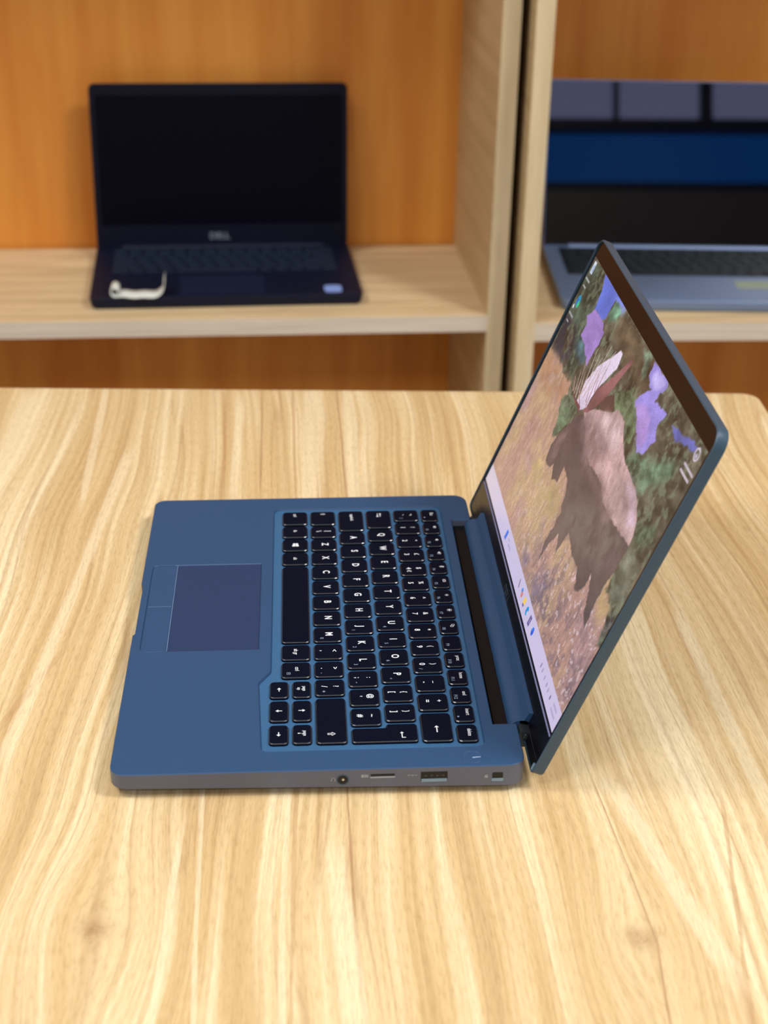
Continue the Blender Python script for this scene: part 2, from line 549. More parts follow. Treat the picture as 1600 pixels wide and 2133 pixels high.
HB = 1.95
lu = tag(empty('shelf_unit', (0.3426, 1.1165, FLOOR_Z), (0, 0, math.radians(2.6))),
         'wooden shelf unit with orange back, left of the dark gap', 'shelf', 'wooden shelf units')
side_panel(lu, -0.0205, 0, 0.29, HB)
side_panel(lu, -0.98, -0.9595, 0.29, HB)
for top in (0.10, 0.6046 - 0.37, 0.6046, 1.265, HB):
    shelf_board(lu, -0.9595, -0.0205, 0.284, top, 0.0195)
box('back_panel', -0.98, 0, 0.29, 0.296, 0, HB, M['rear'], lu)

ru = tag(empty('shelf_unit', (0.3535, 1.08, FLOOR_Z), (0, 0, math.radians(0.6))),
         'wooden shelf unit with orange back, right of the dark gap', 'shelf', 'wooden shelf units')
side_panel(ru, 0, 0.0205, 0.365, HB)
side_panel(ru, 0.98, 1.0005, 0.365, HB)
for top in (0.10, 0.6073 - 0.37, 0.6073, 1.235, HB):
    shelf_board(ru, 0.0205, 0.98, 0.359, top, 0.0215)
box('back_panel', 0, 1.0005, 0.365, 0.371, 0, HB, M['rear'], ru)

# ------------------------------------------------------------------ the open laptop on the desk
W, D = 0.3048, 0.2067                 # width (away from the camera, y) and depth of the base (x)
TILT = math.radians(0.8)
H0 = 0.0138
lap = tag(empty('laptop', (0, 0, H0), (0, -TILT, 0)),
          'open slate-blue laptop seen from its right side, screen lit, on the wood-grain desk', 'laptop')
table_z = lambda x: -(H0 + x * math.sin(TILT)) / math.cos(TILT)
zb = lambda x: -(0.0093 + 0.0043 * x / D)

HX, HY0, HY1 = 0.1942, 0.0360, 0.2680     # hinge notch
outer = round_poly([(0, 0, 0.0085), (D, 0, 0.0085), (D, HY0, 0.0006), (HX, HY0, 0.0006), (HX, HY1, 0.0006), (D, HY1, 0.0006), (D, W, 0.009), (0, W, 0.007),
                    (0, 0.1926, 0.001), (0.0012, 0.1912, 0.001), (0.0012, 0.1342, 0.001), (0, 0.1327, 0.001)], 5)
tray_o = round_poly([(0.0785, 0.0915, 0.005), (0.0720, 0.0800, 0.005), (0.0745, 0.0165, 0.004), (0.1885, 0.0165, 0.005), (0.1885, 0.2885, 0.005), (0.0785, 0.2885, 0.005)], 5)
pad_o = round_poly([(0.0050, 0.1140, 0.0045), (0.0722, 0.1140, 0.0012), (0.0722, 0.2148, 0.0012), (0.0050, 0.2148, 0.0045)], 5)
TRAY_Z, PAD_Z = -0.0013, -0.00042
bm = slab_with_holes(inset(outer, 0.0005), [tray_o, pad_o], 0.0)
me = bpy.data.meshes.new('base')
bm.to_mesh(me); bm.free()
tv = [tuple(v.co) for v in me.vertices]; tf = [tuple(p.vertices) for p in me.polygons]
bpy.data.meshes.remove(me)


def add(vf, acc):
    o = len(acc[0])
    acc[0].extend(vf[0]); acc[1].extend([tuple(i + o for i in ff) for ff in vf[1]])


acc = ([], [])
add((tv, tf), acc)
add(loft([at_z(inset(outer, 0.0005), 0.0), at_z(outer, -0.0005), at_z(outer, lambda x: zb(x) + 0.0012), at_z(inset(outer, 0.0012), zb)], False, True), acc)
add(loft([at_z(tray_o, 0.0), at_z(inset(tray_o, 0.0007), TRAY_Z)], False, False), acc)
add(loft([at_z(pad_o, 0.0), at_z(inset(pad_o, 0.00045), -0.00045), at_z(inset(pad_o, 0.00045), PAD_Z - 0.0006)], False, False), acc)
me = bpy.data.meshes.new('base')
me.from_pydata(acc[0], [], acc[1])
bm = bmesh.new(); bm.from_mesh(me)
bmesh.ops.remove_doubles(bm, verts=bm.verts, dist=1e-6)
bmesh.ops.recalc_face_normals(bm, faces=bm.faces)
bm.to_mesh(me); bm.free()
finish(me, [M['deck'], M['flank']], 25)
for pg in me.polygons:                       # side faces in grey, without the deck's painted-in light tint
    if pg.center.z < -0.0008 and abs(pg.normal.z) < 0.9 and pg.center.y < 0.0068 or pg.center.z < -0.0045 and abs(pg.normal.z) < 0.9:
        pg.material_index = 1
base = obj('base', me, lap)

cov = inset(round_poly([(0, 0, 0.0085), (HX, 0, 0.0085), (HX, W, 0.0085), (0, W, 0.0085)], 5), 0.0030)
v, f = loft([at_z(cov, lambda x: zb(x) + 0.0002), at_z(cov, lambda x: zb(x) - 0.0008), at_z(inset(cov, 0.001), lambda x: zb(x) - 0.0013)])
pydata('bottom_cover', v, f, M['black'], lap)
for fx in (0.022, 0.178):
    fo = round_poly([(fx, 0.03, 0.003), (fx + 0.008, 0.03, 0.003), (fx + 0.008, W - 0.03, 0.003), (fx, W - 0.03, 0.003)], 4)
    v, f = loft([at_z(fo, lambda x: zb(x) - 0.0012), at_z(fo, table_z)])
    pydata('rubber_foot', v, f, M['rubber'], lap)

ti = inset(tray_o, 0.0006)
v, f = loft([at_z(ti, TRAY_Z - 0.0008), at_z(ti, TRAY_Z)])
tray = pydata('keyboard_tray', v, f, M['tray'], lap)

# touchpad: glide surface and two click buttons
pi_ = 0.00055


def pad_piece(name, x0, x1, y0, y1, r, mat, parent, z=PAD_Z):
    o = round_poly([(x0, y0, r[0]), (x1, y0, r[1]), (x1, y1, r[2]), (x0, y1, r[3])], 5)
    v, f = loft([at_z(o, z - 0.0008), at_z(o, z - 0.0002), at_z(inset(o, 0.00025), z)])
    return pydata(name, v, f, mat, parent)


tp = pad_piece('touchpad', 0.0207, 0.0722 - pi_, 0.1140 + pi_, 0.2148 - pi_, (.0004, .0008, .0008, .0004), M['pad'], lap)
pad_piece('click_button', 0.0050 + pi_, 0.0203, 0.1140 + pi_, 0.16445, (.004, .0004, .0004, .0004), M['deck'], tp)
pad_piece('click_button', 0.0050 + pi_, 0.0203, 0.16475, 0.2148 - pi_, (.0004, .0004, .0004, .004), M['deck'], tp)

M['padglint'] = plain('painted highlight line', rgb(104, 132, 168), 0.35)  # specular lines on the touchpad edges, painted as pale bars


def glint_bar(x0, x1, y0, y1):
    box('pad_glint', x0, x1, y0, y1, PAD_Z - 0.0006, PAD_Z + 0.00018, M['padglint'], tp)


glint_bar(0.0190, 0.0715, 0.21430, 0.21470)
glint_bar(0.0060, 0.0180, 0.11415, 0.11455)
glint_bar(0.0062, 0.0198, 0.16445, 0.16475)
glint_bar(0.02030, 0.02070, 0.1150, 0.2140)

# ------------------------------------------------------------------ keys and their legends
KT, KB = 0.00025, TRAY_Z
_key_cache = {}


def key_mesh(pts_key, pts):
    if pts_key in _key_cache: return _key_cache[pts_key]
    o = pts
    v, f = loft([at_z(o, KB), at_z(inset(o, 0.00015), KT - 0.00042), at_z(inset(o, 0.00058), KT)], False, True)
    nk = len(o)
    me = bpy.data.meshes.new('key')
    me.from_pydata(v, [], f)
    bm = bmesh.new(); bm.from_mesh(me); bmesh.ops.recalc_face_normals(bm, faces=bm.faces); bm.to_mesh(me); bm.free()
    finish(me, [M['key'], M['keyedge']], 12)
    for i_, pg in enumerate(me.polygons):
        if nk <= i_ < 2 * nk: pg.material_index = 1
    _key_cache[pts_key] = me
    return me


_txt_cache = {}


def text_geo(s, bold=0.0):
    """flat outline of a string, cap height about 0.7, centred"""
    k = (s, bold)
    if k in _txt_cache: return _txt_cache[k]
    cu = bpy.data.curves.new('t', 'FONT')
    cu.body = s; cu.size = 1.0; cu.align_x = 'CENTER'; cu.align_y = 'CENTER'
    cu.offset = bold; cu.resolution_u = 3; cu.fill_mode = 'FRONT'
    o = bpy.data.objects.new('t', cu)
    col.objects.link(o)
    dg = bpy.context.evaluated_depsgraph_get()
    me = bpy.data.meshes.new_from_object(o.evaluated_get(dg))
    vs = [(v.co.x, v.co.y) for v in me.vertices]
    fs = [tuple(p.vertices) for p in me.polygons]
    bpy.data.objects.remove(o); bpy.data.curves.remove(cu); bpy.data.meshes.remove(me)
    if vs:
        xs = [p[0] for p in vs]
        cx = (min(xs) + max(xs)) / 2
        vs = [(x - cx, y) for x, y in vs]
    _txt_cache[k] = (vs, fs)
    return vs, fs


def rect(x0, x1, y0, y1): return [(x0, y0), (x1, y0), (x1, y1), (x0, y1)]


def arrow(ln=1.0, hw_=0.32, hl=0.42, sw=0.07):
    """arrow pointing up, centred"""
    h = ln / 2
    return [(-sw, -h), (sw, -h), (sw, h - hl), (hw_, h - hl), (0, h), (-hw_, h - hl), (-sw, h - hl)]


def rot2(pts, deg):
    a = math.radians(deg); c, s = math.cos(a), math.sin(a)
    return [(x * c - y * s, x * s + y * c) for x, y in pts]


def ring(r0, r1, n=14, a0=0, a1=360):
    return [[(r0 * math.cos(t0), r0 * math.sin(t0)), (r1 * math.cos(t0), r1 * math.sin(t0)), (r1 * math.cos(t1), r1 * math.sin(t1)), (r0 * math.cos(t1), r0 * math.sin(t1))]
            for t0, t1 in ((math.radians(a0 + (a1 - a0) * k / n), math.radians(a0 + (a1 - a0) * (k + 1) / n)) for k in range(n))]


ICON = {
    'shift': [[(-.16, -.5), (-.08, -.5), (-.08, .12), (-.16, .04)], [(.08, -.5), (.16, -.5), (.16, .04), (.08, .12)], [(-.16, -.5), (.16, -.5), (.16, -.42), (-.16, -.42)],
              [(-.38, 0), (-.2, 0), (-.2, .09), (-.2, .09)], [(.38, 0), (.2, .09), (.2, .09), (.2, 0)], [(-.38, 0), (0, .5), (0, .36), (-.22, .08)], [(.38, 0), (.22, .08), (0, .36), (0, .5)]],
    'left': [rot2(arrow(), 90)], 'right': [rot2(arrow(), -90)], 'up': [arrow()], 'down': [rot2(arrow(), 180)],
    'tab': [[(x - .0, y + .22) for x, y in rot2(arrow(1.1, .2, .3, .05), 90)], rect(-.6, -.53, .0, .44), [(x, y - .22) for x, y in rot2(arrow(1.1, .2, .3, .05), -90)], rect(.53, .6, -.44, .0)],
    'enter': [[(x, y - .1) for x, y in rot2(arrow(1.3, .24, .32, .06), 90)], rect(.58, .7, -.16, .36)],
    'bksp': [rot2(arrow(1.3, .26, .34, .06), 90)],
    'win': [[(-.5, .38), (-.06, .45), (-.06, .04), (-.5, .04)], [(.0, .46), (.5, .54), (.5, .04), (.0, .04)], [(-.5, -.02), (-.06, -.02), (-.06, -.43), (-.5, -.36)], [(.0, -.02), (.5, -.02), (.5, -.52), (.0, -.44)]],
    'mute': [[(-.45, -.15), (-.25, -.15), (0, -.4), (0, .4), (-.25, .15), (-.45, .15)], rect(.12, .2, -.22, .22), rect(.3, .38, -.22, .22)],
    'vol1': [[(-.35, -.15), (-.15, -.15), (.1, -.4), (.1, .4), (-.15, .15), (-.35, .15)], rect(.22, .3, -.2, .2)],
    'vol2': [[(-.45, -.15), (-.25, -.15), (0, -.4), (0, .4), (-.25, .15), (-.45, .15)], rect(.12, .2, -.2, .2), rect(.3, .38, -.36, .36)],
    'mic': [rect(-.13, .13, -.1, .45), rect(-.28, -.2, -.2, .1), rect(.2, .28, -.2, .1), rect(-.28, .28, -.28, -.2), rect(-.05, .05, -.48, -.28), rect(.3, .42, .2, .3)],
    'numlk': ring(.2, .3, 12) + [rect(.38, .46, -.3, .3), rect(-.46, -.38, -.3, .3)],
    'bri1': ring(0, .16, 8) + [rot2(rect(-.035, .035, .24, .36), 45 * k) for k in range(8)],
    'bri2': ring(0, .2, 8) + [rot2(rect(-.04, .04, .28, .48), 45 * k) for k in range(8)],
    'disp': [rect(-.45, .1, .3, .38), rect(-.45, .1, -.14, -.06), rect(-.45, -.37, -.14, .38), rect(.02, .1, -.14, .38), rect(-.05, .45, .1, .18), rect(-.05, .45, -.34, -.26), rect(-.05, .03, -.34, .18), rect(.37, .45, -.34, .18)],
    'menu': [rect(-.4, .4, .3, .38), rect(-.4, .4, -.38, -.3), rect(-.4, -.33, -.38, .38), rect(.33, .4, -.38, .38), rect(-.25, .25, .1, .16), rect(-.25, .25, -.1, -.04)],
    'lock': [rect(-.28, .28, -.4, .05)] + ring(.14, .24, 8, 0, 180),
}


def legend_mesh(items):
    """items: (text or icon, dx, dy, height, material slot, bold) in key space: dx to the user's right, dy away from the user"""
    V, Fc, mi = [], [], []
    for it in items:
        s, dx, dy, h = it[:4]
        slot = it[4] if len(it) > 4 else 0
        bold = it[5] if len(it) > 5 else 0.018
        stretch = it[6] if len(it) > 6 else 1.0
        if s in ICON:
            geo = ICON[s]
            for pl in geo:
                o = len(V)
                V += [(dx + x * h, dy + y * h) for x, y in pl]
                Fc.append(tuple(range(o, o + len(pl)))); mi.append(slot)
        else:
            vs, fs = text_geo(s, bold)
            k = h / 0.72
            o = len(V)
            V += [(dx + x * k * stretch, dy + y * k) for x, y in vs]
            for ff in fs:
                Fc.append(tuple(i + o for i in ff)); mi.append(slot)
    me = bpy.data.meshes.new('legend')
    # key space -> deck: user's right = -y, away from the user = +x
    me.from_pydata([(y, -x, 0) for x, y in V], [], Fc)
    me.materials.append(M['legend']); me.materials.append(M['legend2'])
    me.polygons.foreach_set('material_index', mi)
    bm = bmesh.new(); bm.from_mesh(me)
    for fc in bm.faces:
        if fc.normal.z < 0: fc.normal_flip()
    bm.to_mesh(me); bm.free()
    return me


def add_key(xa, xb, ynear, yfar, items, label=None, shape=None):
    cx, cy = (xa + xb) / 2, (ynear + yfar) / 2
    hx, hy = (xb - xa) / 2, (yfar - ynear) / 2
    if shape is None:
        r = 0.0021
        pts = round_poly([(-hx, -hy, r), (hx, -hy, r), (hx, hy, r), (-hx, hy, r)], 2)
        k = (round(hx, 6), round(hy, 6))
    else:
        pts = round_poly([(x - cx, y - cy, r) for x, y, r in shape], 2); k = 'enter'
    o = obj('key', key_mesh(k, pts), lap, (cx, cy, 0))
    if items:
        g = obj('legend', legend_mesh(items), o, (0, 0, KT + 0.00003))
    if label: o['label'] = label
    return o


MM = 0.001
GAP = 2.3
OFF = 0.75      # the bright near edge sits this far inside the cap
ROWX = [(84.5, 100.5), (102.6, 118.6), (120.8, 136.8), (138.8, 154.8), (156.8, 172.8), (174.8, 185.5)]
LEFT_Y = 283.3


def L(ch, sub=None):
    it = [(ch, -0.0004, 0.0006, 0.0042, 0, 0.024, 0.86)]
    if sub: it.append((sub, 0.0040, -0.0034, 0.0021, 1, 0.0))
    return it


def two(lo, hi, extra=None, lh=0.0032, hh=0.0030):
    it = [(lo, -0.0008, -0.0030, lh, 0, 0.018), (hi, -0.0008, 0.0032, hh, 0, 0.014)]
    if extra: it.append(extra)
    return it


def word(s, dx=0.0, dy=0.0, h=0.0022):
    return [(s, dx, dy, h, 0, 0.008, 0.88)]


def run(row, nears, legends, far=LEFT_Y):
    xa, xb = ROWX[row]
    for n_, lg in zip(nears, legends):
        near = n_ - OFF
        add_key(xa * MM, xb * MM, near * MM, far * MM, lg)
        far = near - GAP
    return far


arith = lambda a, n, p=18.2: [a - p * i for i in range(n)]
# bottom row
far = run(0, [266.0, 248.2, 230.3, 212.1, 120.9, 102.7, 84.6],
          [word('ctrl', -0.004, 0.0, 0.0024), word('fn', -0.001, 0.0, 0.0024), [('win', 0, 0.0002, 0.0040)], word('alt', 0, 0, 0.0024), [], word('alt gr', -0.0005, 0.0, 0.0024),
           word('ctrl', -0.001, 0.0006, 0.0024) + [('menu', 0.0035, -0.004, 0.0026, 1)]])
# arrow cluster
ys = [(80.5, 64.6), (61.9, 42.8), (39.6, 22.6)]
for (f_, n_), lo, hi in zip(ys, ('left', 'down', 'right'), (None, 'up', None)):
    add_key(78.4 * MM, 88.5 * MM, n_ * MM, f_ * MM, [(lo, 0, 0.0, 0.0036)])
    if hi:
        add_key(90.5 * MM, 100.5 * MM, n_ * MM, f_ * MM, [('up', 0, 0.0, 0.0036)])
    else:
        t = 'up' if lo == 'left' else 'down'
        add_key(90.5 * MM, 100.5 * MM, n_ * MM, f_ * MM, [('page', -0.0005, 0.0014, 0.0020, 0, 0.006, .9), (t, -0.0005, -0.0014, 0.0020, 0, 0.006, .9)] if t != 'up' else
                [('page', -0.0005, 0.0014, 0.0020, 0, 0.006, .9), (' up', -0.0005, -0.0014, 0.0020, 0, 0.006, .9)])
# shift row
zr = arith(230.3, 10)
run(1, [265.2, 247.6] + zr + [23.0],
    [[('shift', -0.0055, 0.0002, 0.0032)], [('\\', -0.0008, -0.003, 0.0034, 0, .02), ('|', -0.0008, 0.003, 0.0034, 0, .02)]] + [L(c) for c in 'ZXCVBN'] + [L('M', '0')]
    + [two(',', '<'), two('.', '>', ('.', 0.004, -0.0034, 0.0024, 1)), two('/', '?', ('+', 0.004, -0.0034, 0.0024, 1)), [('shift', 0.0125, 0.0, 0.0042)]])
# home row
ar = arith(238.4, 12, 18.22)
run(2, [256.2] + ar,
    [word('capslock', -0.0045, 0.0006, 0.0022)] + [L(c) for c in 'ASDFGH'] + [L('J', '1'), L('K', '2'), L('L', '3'), two(';', ':', ('-', 0.004, -0.0034, 0.0024, 1)), two("'", '@'), two('#', '~')])
# top letter row
qr = arith(241.4, 12, 18.2)
run(3, [259.4] + qr,
    [[('tab', -0.0055, 0.0004, 0.0040)]] + [L(c) for c in 'QWERTY'] + [L('U', '4'), L('I', '5'), L('O', '6'), L('P', '*'), two('[', '{'), two(']', '}')])
# number row
nr = arith(250.4, 12, 18.2)
lo = '1234567890-='
hi = '!"£$%^&*()_+'
lg = [two(a, b) for a, b in zip(lo, hi)]
lg[3].append(('€', 0.0026, -0.0030, 0.0026, 0, 0.01))
lg[9].append(('/', 0.004, -0.0040, 0.0020, 1))
run(4, [268.4] + nr + [22.4], [two('`', '¬', ('¦', 0.004, -0.003, 0.002, 1))] + lg + [[('bksp', 0.002, 0.0, 0.0046)]])
# function row
fr = [267.6 - 17.57 * i for i in range(15)]
ic = ['mute', 'vol1', 'vol2', 'mic', 'numlk', 'bri1', 'bri2', 'disp']
fl = [[('Esc', -0.0015, 0.0016, 0.0023, 0, 0.008), ('lock', 0.003, -0.0030, 0.0018, 1)]]
for i in range(8):
    fl.append([(ic[i], -0.001, 0.0022, 0.0034), ('F%d' % (i + 1), 0.0022, -0.0030, 0.0020, 1, 0.0)])
fl.append([('F9', 0.0022, -0.0024, 0.0020, 1, 0.0)])
for wd, fn in (('prtsc', 'F10'), ('home', 'F11'), ('end', 'F12')):
    fl.append([(wd, -0.001, 0.0020, 0.0022, 0, 0.006, .85), (fn, 0.0022, -0.0028, 0.0020, 1, 0.0)])
fl.append([('insert', -0.001, 0.0020, 0.0022, 0, 0.006, .85), ('lock', 0.003, -0.0030, 0.0018, 1)])
fl.append([('delete', -0.0002, 0.0012, 0.0022, 0, 0.006, .85)])
run(5, fr, fl)
# L-shaped enter key over two rows
ef, e2, en = 38.15, 34.9, 22.15
xA, xB, xC = 120.8 * MM, 138.8 * MM, 154.8 * MM
add_key(xA, xC, en * MM, ef * MM, [('enter', 0.002, 0.0092, 0.0040)],
        shape=[(xA, en * MM, .0017), (xC, en * MM, .0017), (xC, ef * MM, .0017), (xB, ef * MM, .0012), (xB, e2 * MM, .0008), (xA, e2 * MM, .0017)])

# ------------------------------------------------------------------ power button
pc = [(0.1804 + 0.0054 * math.cos(a), 0.0074 + 0.0054 * math.sin(a)) for a in [2 * math.pi * k / 40 for k in range(40)]]
v, f = loft([at_z(pc, -0.0004), at_z(pc, 0.00008), at_z(inset(pc, 0.00045), 0.00030), at_z(inset(pc, 0.0009), 0.00006), at_z(inset(pc, 0.0024), -0.00002)])
pb = pydata('power_button', v, f, M['deck'], lap, angle=15)
pydata('power_mark', [(0.1806, 0.0064, 0.0001), (0.1848, 0.0070, 0.0001), (0.1848, 0.0076, 0.0001), (0.1806, 0.0072, 0.0001), (0.1806, 0.0064, 0.0002), (0.1848, 0.0070, 0.0002), (0.1848, 0.0076, 0.0002), (0.1806, 0.0072, 0.0002)],
       [(0, 1, 2, 3), (4, 5, 6, 7), (0, 1, 5, 4), (1, 2, 6, 5), (2, 3, 7, 6), (3, 0, 4, 7)], M['legend2'], pb)


# ------------------------------------------------------------------ sockets on the near side (y = 0)
def yprism(name, pts, y0, y1, mat, parent):
    """outline in x-z pushed along y"""
    v, f = loft([[(x, y0, z) for x, z in pts], [(x, y1, z) for x, z in pts]])
    return pydata(name, v, f, mat, parent)


def yrect(name, x0, x1, z0, z1, y0, y1, mat, parent, r=0.0003):
    return yprism(name, round_poly([(x0, z0, r), (x1, z0, r), (x1, z1, r), (x0, z1, r)], 3), y0, y1, mat, parent)


circ = lambda cx, cz, r, n=24: [(cx + r * math.cos(2 * math.pi * k / n), cz + r * math.sin(2 * math.pi * k / n)) for k in range(n)]
jk = yprism('headphone_jack', circ(0.1153, -0.0062, 0.0027), -0.00008, 0.0003, M['hole'], lap)
for pl in [ring(0.0026, 0.0032, 24)]:
    vv, ff = [], []
    for qd in pl:
        o = len(vv)
        vv += [(0.1153 + x, -0.00018, -0.0062 + z) for x, z in qd] + [(0.1153 + x, 0.0002, -0.0062 + z) for x, z in qd]
        ff += [(o, o + 1, o + 2, o + 3), (o + 4, o + 5, o + 6, o + 7), (o, o + 1, o + 5, o + 4), (o + 1, o + 2, o + 6, o + 5), (o + 2, o + 3, o + 7, o + 6), (o + 3, o, o + 4, o + 7)]
    pydata('jack_ring', vv, ff, M['lid'], jk)
yprism('contact', circ(0.1155, -0.0062, 0.0007, 10), -0.00014, 0.0002, M['metal'], jk)
sd = yrect('card_slot', 0.1292, 0.1412, -0.0050, -0.0033, -0.00008, 0.0003, M['hole'], lap)
yrect('card_lip', 0.1290, 0.1414, -0.0057, -0.0048, -0.00022, 0.0002, M['print'], sd)
us = yrect('usb_port', 0.1542, 0.1676, -0.0086, -0.0028, -0.00008, 0.0003, M['hole'], lap)
yrect('usb_tongue', 0.1545, 0.1673, -0.0088, -0.0070, -0.0002, 0.0002, M['tongue'], us)
for k in range(4):
    yrect('contact', 0.1560 + k * 0.0029, 0.1574 + k * 0.0029, -0.0056, -0.0048, -0.00016, 0.0002, M['hinge'], us)
lk = yrect('lock_slot', 0.1900, 0.1954, -0.0092, -0.0043, -0.00008, 0.0003, M['hole'], lap, 0.0006)
yrect('slot_lip', 0.1898, 0.1956, -0.0095, -0.0078, -0.0002, 0.0002, M['tongue'], lk)


def side_print(name, items, x, z, parent=lap):
    V, Fc = [], []
    for s, dx, dz, h in items:
        if s in ICON:
            for pl in ICON[s]:
                o = len(V); V += [(x + dx + a * h, z + dz + b * h) for a, b in pl]; Fc.append(tuple(range(o, o + len(pl))))
        else:
            vs, fs = text_geo(s, 0.015); k = h / 0.72; o = len(V)
            V += [(x + dx + a * k, z + dz + b * k) for a, b in vs]; Fc += [tuple(i + o for i in q_) for q_ in fs]
    return pydata(name, [(a, -0.00006, b) for a, b in V], Fc, M['print'], parent)


ICON['headset'] = ring(.32, .44, 14, -20, 200) + [rect(-.5, -.3, -.42, .0), rect(.3, .5, -.42, .0)]
ICON['card'] = [rect(-.7, -.1, -.35, .35), rect(.0, .3, -.35, .35), rect(.4, .7, -.35, .35)]
ICON['trident'] = [rect(-.9, .7, -.05, .05), [(.7, -.16), (1.0, 0), (.7, .16)], ] + [[(x - .9, y) for x, y in q_] for q_ in ring(0, .16, 8)] + [rot2(rect(-.35, .2, .08, .17), 35), rot2(rect(-.2, .35, -.2, -.11), -35)]
side_print('side_icon', [('headset', 0, 0, 0.0024)], 0.1106, -0.0060)
side_print('side_icon', [('card', 0, 0, 0.0024)], 0.1262, -0.0044)
side_print('side_icon', [('trident', 0, 0, 0.0024)], 0.1502, -0.0046)
side_print('side_icon', [('lock', 0, 0, 0.0030)], 0.1870, -0.0062)

# ------------------------------------------------------------------ hinge and lid
A_L = math.radians(67.385)
LX, LY, LZ = 0.21969, 0.00608, 0.01425          # lower near... lower right corner of the picture area
ca, sa = math.cos(A_L), math.sin(A_L)
DW, DH = 0.2938, 0.1652


def LP(s, y, n):
    """lid space: s up the lid, y along the width, n out of the screen towards the user"""
    return (LX + s * ca - n * sa, y, LZ + s * sa + n * ca)


HC = (0.2092, -0.0056); HR = 0.0066
pts = [(HC[0] + HR * math.cos(a), HC[1] + HR * math.sin(a)) for a in [2 * math.pi * k / 36 for k in range(36)]]
bar = yprism('hinge_barrel', pts, HY0 + 0.0008, HY1 - 0.0008, M['deck'], lap)
box('slot_dark_bar', 0.1957, 0.2075, HY0 + 0.0004, HY1 - 0.0004, -0.0095, -0.0042, M['black'], lap)  # black bar added to make the hinge slot read as shaded
cover = [LP(-0.0190, 0, 0.0004), LP(-0.0100, 0, 0.0004), LP(-0.0108, 0, 0.0026), (HC[0] + 0.0015, 0, HC[1] + HR - 0.0002), (HC[0] - 0.001, 0, HC[1] + HR - 0.0004), (HC[0], 0, HC[1])]
yprism('hinge_cover', [(p[0], p[2]) for p in cover], HY0 + 0.0008, HY1 - 0.0008, M['deck'], lap)
for y0, y1 in ((0.0290, HY0 + 0.0006), (HY1 - 0.0006, 0.275)):
    hb = yprism('hinge_bracket', [(p[0], p[1]) for p in [(0.2060, -0.0100), (0.2120, -0.0100), (0.2132, -0.0020), (0.2085, -0.0005), (0.2060, -0.0030)]], y0, y1, M['hinge'], lap)
yprism('screw', circ(0.2105, -0.0036, 0.0011, 14), 0.0284, 0.0292, M['metal'], hb)

S0, S1 = -0.0238, 0.1775
LT = 0.0053; RIM = 0.0012
lid_o = round_poly([(S0, 0.0008, 0.0040), (S1, 0.0008, 0.0095), (S1, W - 0.0008, 0.0095), (S0, W - 0.0008, 0.0040)], 8)   # (s, y)
toL = lambda poly, n: [LP(s, y, n) for s, y in poly]
v, f = loft([toL(inset(lid_o, 0.0016), -LT), toL(inset(lid_o, 0.0004), -LT + 0.0005), toL(lid_o, -LT + 0.0016), toL(lid_o, RIM - 0.0005), toL(inset(lid_o, 0.0005), RIM),
             toL(inset(lid_o, 0.0011), RIM), toL(inset(lid_o, 0.0012), -0.0006)], True, True)
lid = pydata('lid', v, f, M['lid'], lap, angle=30)
bz = inset(lid_o, 0.00115)
rectS = [(0.0, LY), (DH, LY), (DH, LY + DW), (0.0, LY + DW)]
bm = bmesh.new()
edges = []
for lp in (bz, rectS):
    vs = [bm.verts.new(LP(s, y, 0.0)) for s, y in lp]
    edges += [bm.edges.new((vs[i], vs[(i + 1) % len(vs)])) for i in range(len(vs))]
bmesh.ops.triangle_fill(bm, use_beauty=True, edges=edges)
ext = bmesh.ops.extrude_face_region(bm, geom=bm.faces[:])
off = Vector(LP(0, 0, -0.0007)) - Vector(LP(0, 0, 0))
bmesh.ops.translate(bm, vec=off, verts=[g for g in ext['geom'] if isinstance(g, bmesh.types.BMVert)])
bmesh.ops.recalc_face_normals(bm, faces=bm.faces)
me = bpy.data.meshes.new('bezel'); bm.to_mesh(me); bm.free(); finish(me, M['bezel'])
obj('bezel', me, lid)
# raised strip below the picture, with a seam and a reflection painted on its upper edge
chin = [(-0.0226, 0.0), (-0.0226, 0.0006), (-0.0019, 0.0006), (-0.0014, 0.0001), (-0.0014, 0.0)]


def lidbar(name, prof, y0, y1, mat, parent=lid):
    v, f = loft([[LP(s, y0, n) for s, n in prof], [LP(s, y1, n) for s, n in prof]])
    return pydata(name, v, f, mat, parent)


lidbar('chin_strip', chin, 0.0028, W - 0.0028, M['bezel'])
M['chinglint'] = plain('painted chin reflection', rgb(120, 128, 170), 0.35)  # pale colour stands for the reflection along the chin step
lidbar('chin_glint', [(-0.0020, 0.0006), (-0.0020, 0.00072), (-0.0014, 0.0002), (-0.0014, 0.0001)], 0.0050, W - 0.006, M['chinglint'])
lidbar('chin_seam', [(-0.0172, 0.0005), (-0.0172, 0.00065), (-0.0169, 0.00065), (-0.0169, 0.0005)], 0.0050, W - 0.006, M['seam'])
vs, fs = text_geo('DELL', 0.02)
k = 0.0058 / 0.72
M['logo'] = plain('dark logo print', rgb(46, 56, 70), 0.4)
yc = LY + DW * (1 - 0.4849)
pydata('logo', [LP(-0.0085 + y * k, yc - x * k, 0.00064) for x, y in vs], fs, M['logo'], lid)
# corner buffer of the lid frame
lidbar('corner_buffer', [(-0.0222, 0.0004), (-0.0222, 0.0014), (-0.0185, 0.0014), (-0.0185, 0.0004)], 0.0026, 0.0046, M['tongue'])

